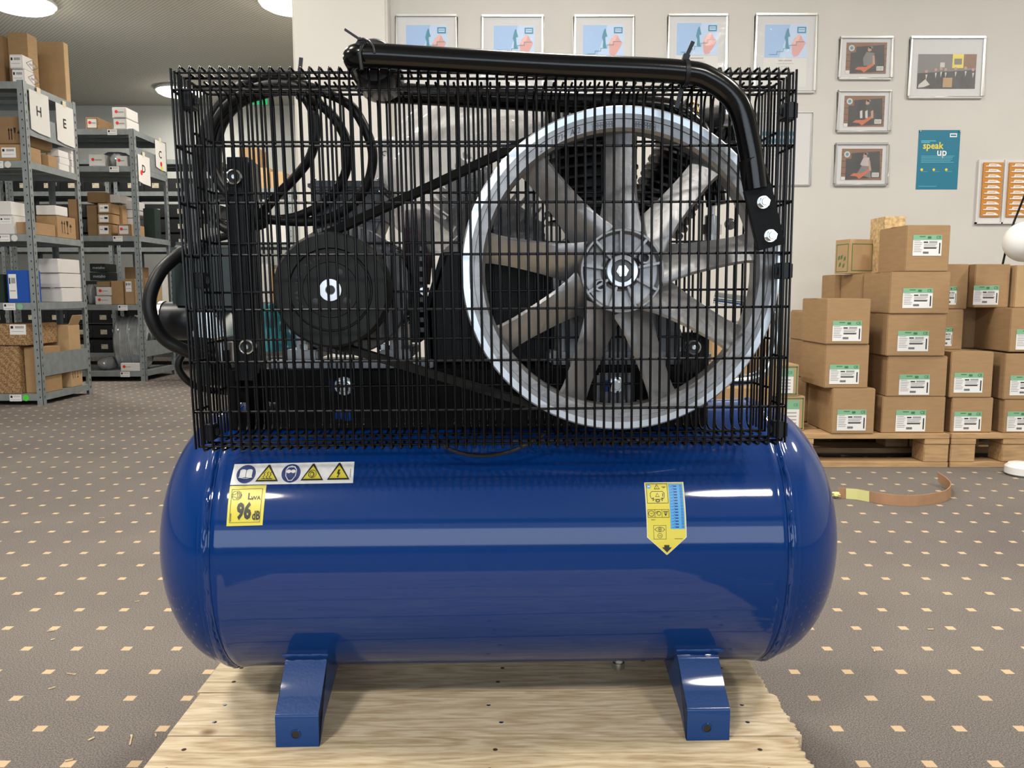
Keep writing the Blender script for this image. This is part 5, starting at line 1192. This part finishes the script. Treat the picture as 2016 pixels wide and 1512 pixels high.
# third shelf
item(-12, 26, 424, A0, .22, LA[2], mCardW, 'white box with barcode and yellow note on the third shelf, nearest shelving', lab=(.3, .55, .9, .9, 'barcode'))
item(-18, 20, 396, A0+.03, .2, 0, mPaper, 'grey white box on top of the barcode box, third shelf at left edge', pyb=423)
item(31, 66, 437, A0+.02, .24, LA[2], mCardA, 'low open brown box behind the front post, third shelf of nearest shelving')
o = item(70, 111, 424, YA+.18, .23, LA[2], mCardA, 'brown box with arrow and glass symbols facing the aisle, third shelf')
symbols(o, .05, .03, .13, .085)
item(70, 108, 404, YA+.2, .15, 0, mCardW, 'white box lying on the brown box with symbols, third shelf of nearest shelving', pyb=423)
item(133, 150, 392, YA+.44, .12, LA[2], mCardB, 'tall brown box at the rear post, third shelf of nearest shelving')
# fourth shelf
item(12, 57, 532, A0, .12, LA[3], mBlueBox, 'blue carton with white shipping labels on the fourth shelf', lab=(.08, .12, .42, .88, 'barcode'))
item(-30, 6, 540, A0+.02, .3, LA[3], mDark, 'dark box at the left edge beside the blue carton')
for k, (t_, b_) in enumerate(((567, 595), (538, 566), (509, 537))):
    item(78-k*2, 121-k*4, t_, YA+.16+.01*k, .27, LA[3], mCardW, ('bottom', 'middle', 'top')[k]+' white carton of the stack beside the blue carton', **({} if k == 0 else {'pyb': b_}))
# bottom shelf
item(-20, 36, 681, A0, .30, LA[4], mCardP, 'brown carton with woven pattern on the bottom shelf of the nearest shelving')
item(-22, 52, 638, A0-.01, .34, 0, mCardP, 'flat patterned carton with white label lying on the larger patterned one', pyb=680, lab=(.55, .5, .98, .98, 'barcode'))
item(46, 84, 684, YA+.04, .2, LA[4], mCardA, 'plain brown box behind the front post on the bottom shelf')
o = item(82, 133, 640, YA+.30, .15, LA[4], mCardC, 'pale brown carton marked 14 with a torn flap on the bottom shelf', lab=(.25, .70, .5, .80, 't:14'))
symbols(o, .02, .06, .12, .09); box14 = o
w14 = max(v.co.x for v in box14.data.vertices); h14 = max(v.co.z for v in box14.data.vertices)
MB().obox((w14+.012, .075, h14+.030), (.004, .12, .075), Matrix.Rotation(R(25), 3, 'Y')).build('carton_flap', mCardC, box14)
# patterned carton dimples
for ob in list(bpy.data.objects):
    if ob.type == 'MESH' and ob.data.materials and ob.data.materials[0] is mCardP:
        pass
nt = mCardP.node_tree; ck = nt.nodes.new('ShaderNodeTexWave'); ck.wave_type = 'BANDS'; ck.bands_direction = 'DIAGONAL'; ck.inputs['Scale'].default_value = 12; ck.inputs['Distortion'].default_value = 6; ck.inputs['Detail'].default_value = 0; ck.inputs['Detail Scale'].default_value = 9
tcn = nt.nodes.new('ShaderNodeTexCoord'); cr = nt.nodes.new('ShaderNodeValToRGB'); cr.color_ramp.elements[0].color = (.16, .085, .035, 1); cr.color_ramp.elements[1].color = (.40, .25, .12, 1)
nt.links.new(tcn.outputs['Object'], ck.inputs['Vector']); nt.links.new(ck.outputs['Fac'], cr.inputs[0]); nt.links.new(cr.outputs[0], nt.nodes['Principled BSDF'].inputs['Base Color'])
# unit B
B0 = YB+.02
item(168, 193, 231, B0, .23, LB[0], mCardA, 'long brown box with red-dot label on top of the second shelving', lab=(.15, .15, .85, .85, 'red'))
item(223, 249, 233, B0, .21, LB[0], mCardW, 'lower white box with red print on top of the second shelving', lab=(.08, .1, .9, .9, 'red'))
item(220, 248, 211, B0-.003, .20, 0, mCardW, 'upper white box with red print on top of the second shelving', pyb=232, lab=(.1, .1, .9, .9, 'red'))
item(174, 206, 304, B0+.01, .14, LB[1], mCardW, 'white box with red print under film, second shelf of the second shelving', lab=(.05, .1, .9, .9, 'red'))
item(228, 250, 307, B0, .20, LB[1], mCardW, 'small white box with red print near the post, second shelf of second shelving', lab=(.1, .1, .8, .9, 'red'))
def film_bag(px0, px1, pyt, Y0, dep, zb, label, h=None):
    X0, X1 = at(px0, pyt, Y0)[0], at(px1, pyt, Y0)[0]; zt = at(px0, pyt, Y0)[1]; rings = []
    for i in range(9): t = i/8; k_ = math.sin(math.pi*(.12+.80*t))**.5; rings.append(((0, 0, (zt-zb)*t), (X1-X0)/2*k_, dep/2*k_))
    rings = [((0, 0, .0), .001, .001)]+rings+[((0, 0, zt-zb), .001, .001)]
    o = blob('film_bag', rings, 28, mFilm, None, .018, px0*.1); o.location = ((X0+X1)/2, Y0+dep/2+.02, zb+.002); tag(o, label, 'plastic bag'); return o
film_bag(206, 227, 300, YB+.03, .15, LB[1], 'grey film bag between the two white boxes, second shelving')
film_bag(175, 250, 296, YB+.26, .25, LB[1], 'wide silvery film bag at the back of the second shelf')
film_bag(180, 212, 705, YB+.05, .22, LB[4], 'dark film bag lying on the bottom shelf in front of the coil')
for k, (t_, b_) in enumerate(((441, 463), (421, 440), (400, 420))):
    item(192, 217, t_, B0, .15, LB[2], mCardA, ('bottom', 'middle', 'top')[k]+' brown box of the labelled stack, third shelf of second shelving', lab=(.12, .15, .85, .85, 'qr'), **({} if k == 0 else {'pyb': b_}))
item(170, 190, 404, B0+.05, .26, LB[2], mCardB, 'brown box left of the labelled stack, third shelf of second shelving')
item(171, 206, 378, B0+.06, .24, 0, mCardB, 'film-taped brown box lying on top, third shelf of second shelving', pyb=399)
item(214, 235, 383, YB+.16, .25, 0, mCardW, 'white box lying on the labelled stack, third shelf of second shelving', pyb=399)
item(219, 240, 404, YB+.18, .08, LB[2], mCardA, 'open brown box behind the labelled stack, third shelf of second shelving')
item(231, 256, 441, B0, .25, LB[2], mCardA, 'small brown box with red-dot label beside the post, third shelf', lab=(.12, .15, .85, .85, 'red'))
for k in range(4): item(243-k, 266-k, (446, 430, 413, 395)[k], YB+.28, .2, LB[2], mCardW, 'white carton in the stack behind the post, third shelf of second shelving', group='white cartons behind the post', **({} if k == 0 else {'pyb': (446, 445, 429, 412)[k]}))
item(281, 303, 410, YB+.06, .12, LB[2], mDark, 'dark green power tool box by the aisle, third shelf of second shelving')
for k, (t_, b_) in enumerate(((536, 552), (519, 535))): item(176, 208-k*2, t_, YB+.3, .2, 0, mDark, ('lower', 'upper')[k]+' dark green case lettered metabo on the fourth shelf', pyb=b_, lab=(.35, .25, .85, .75, 't:metabo'), name='tool_case', cat='tool case')
item(176, 206, 553, YB+.3, .2, LB[3], mDark, 'dark green case at the bottom, under the two lettered metabo')
item(187, 217, 583, B0, .22, LB[3], mCardW, 'lower white box with red print, fourth shelf of second shelving', lab=(.08, .15, .9, .85, 'red'))
item(189, 217, 565, B0, .22, 0, mCardW, 'upper white box with red print, fourth shelf of second shelving', pyb=582, lab=(.08, .15, .9, .85, 'red'))
item(190, 216, 554, B0+.02, .2, 0, mCardB, 'flat brown box on the white boxes, fourth shelf of second shelving', pyb=564)
item(218, 242, 553, B0+.02, .12, LB[3], mCardA, 'square brown box in the middle of the fourth shelf, second shelving')
item(244, 263, 549, B0+.01, .08, LB[3], mCardA, 'upright brown box with paper label beside the post, fourth shelf', lab=(.15, .5, .75, .9, 'barcode'))
item(284, 304, 547, YB+.06, .13, LB[3], mCardC, 'pinkish brown carton by the aisle, fourth shelf of second shelving')
item(245, 278, 526, YB+.40, .14, LB[3], mCardB, 'brown carton at the back of the fourth shelf, second shelving')
item(306, 318, 527, YB+.42, .12, LB[3], mPaper, 'pale pink carton at the rear post, fourth shelf of second shelving')
# wrapped coil
X0, X1 = at(224, 670, YB+.06)[0], at(292, 670, YB+.06)[0]; rc = (at(250, 622, YB+.25)[1]-LB[4])/2
cp = [(rc*.35, 0), (rc*.84, .0)]
for k in range(8): cp += [(rc*.93, .012+k*.029), (rc*(1-.03*(k % 3)), .020+k*.029), (rc*(1-.03*(k % 3)), .028+k*.029), (rc*.93, .036+k*.029)]
cp += [(rc*.84, .25), (rc*.35, .25)]
o = MB().lathe(cp, 'x', (0, 0, 0), 44, closed_prof=True).build('wrapped_coil', mReel, smooth=40)
o.location = (X0-.04, YB+.08+rc*.62, LB[4]+rc+.004); o.rotation_euler = (0, 0, R(5)); o.scale.y = .62; tag(o, 'big round coil wrapped in silvery film on the bottom shelf', 'coil')
item(237, 275, 715, YB+.0, .045, LB[4], mCardW, 'long white box with red print in front of the wrapped coil', lab=(.05, .15, .6, .85, 'red'))
film_bag(162, 180, 560, YB+.06, .12, LB[3], 'white paper bag at the left of the fourth shelf, second shelving')

# rear shelving run with bins
YC = 7.95
ZC = [.12, at(300, 487, YC)[1], at(300, 377, YC)[1], at(300, 377, YC)[1]+.30]
for k, X in enumerate((-4.9, -3.86, -2.82)):
    shelving(X, YC, ZC[:3]+[ZC[3]], 1.0, .5, ('leftmost', 'middle', 'rightmost')[k]+' grey unit of the far shelving run holding black bins', H_=ZC[3]+.003, group='rear shelving run')
# a black bin with label and grip, copied
b0 = empty('parts_bin'); tag(b0, 'black plastic parts bin with cream label in the far shelving run', 'bin', 'black parts bins in the far shelving')
mb = MB(); mb.box(-.115, .115, .0, .40, 0, .006); mb.box(-.115, .115, 0, .006, 0, .125); mb.box(-.115, .115, .394, .40, 0, .125); mb.box(-.115, -.109, 0, .4, 0, .125); mb.box(.109, .115, 0, .4, 0, .125)
bb_ = mb.build('bin_body', mBin, b0, bevel=.002)
d = Decal(plane_fn((-.035, -.0006, .035)), .0005); d.rect(0, 0, .065, .045, mCream); d.rect(.005, .03, .02, .04, mGryP, 1); d.rect(.025, .012, .06, .015, mGryP, 1); d.build('bin_label', b0)
MB().obox((.088, -.006, .07), (.008, .012, .035), Matrix.Identity(3)).build('bin_grip', mSteel, b0, bevel=.002)
first = True
for k, X in enumerate((-4.9, -3.86, -2.82)):
    for lv, (z, rows) in enumerate(((ZC[0], 5), (ZC[1], 3), (ZC[2], 1))):
        for r_ in range(rows):
            for c_ in range(4):
                x = X-1.0+.045+.115+c_*.233
                if x < -6.2 : continue
                o = b0 if first else copy_tree(b0); first = False; o.location = (x, YC+.03, z+.002+r_*.143)
# stock on top of the rear run and in the unit next to the pillar
YD = 7.2
uD = shelving(-1.94, 7.3, [.1, .62, 1.15, 1.62], .9, .5, 'grey metal shelving unit glimpsed through the left of the wire guard', H_=1.66)
for k, (a, b, t, y0, zb, m, lb) in enumerate(((470, 508, 291, 7.35, 1.62, mCardA, 'brown box on top of the far unit behind the coiled cable, left one'),
     (510, 530, 330, 7.34, 1.62, mCardC, 'pale brown box on top of the far unit behind the coiled cable, middle one'),
     (532, 560, 338, 7.34, 1.62, mCardC, 'pale tan box on top of the far unit behind the coiled cable, right one'),
     (500, 545, 425, 7.33, 1.15, mCardW, 'white box on the upper shelf of the far unit, left one'), (548, 570, 432, 7.33, 1.15, mCardW, 'white box on the upper shelf of the far unit, right one'),
     (450, 498, 430, 7.33, 1.15, mDark, 'dark box on the upper shelf of the far unit'),
     (480, 530, 520, 7.33, .62, mCardW, 'white box on the middle shelf of the far unit'), (532, 572, 530, 7.33, .62, mCardC, 'tan box on the middle shelf of the far unit'), (440, 478, 512, 7.33, .62, mCardA, 'brown box on the middle shelf of the far unit'))):
    item(a, b, t, y0, .3, zb, m, lb)
zcr = at(470, 483, 6.2)[1]
item(385, 455, 449, 6.2, .3, zcr, mCardW, 'white box on a tall dark crate seen through the left edge of the guard')
o = item(383, 470, 483, 6.2, .34, 0, mDark, 'tall dark crate under the white box, seen through the left edge of the guard', cat='crate', name='crate')
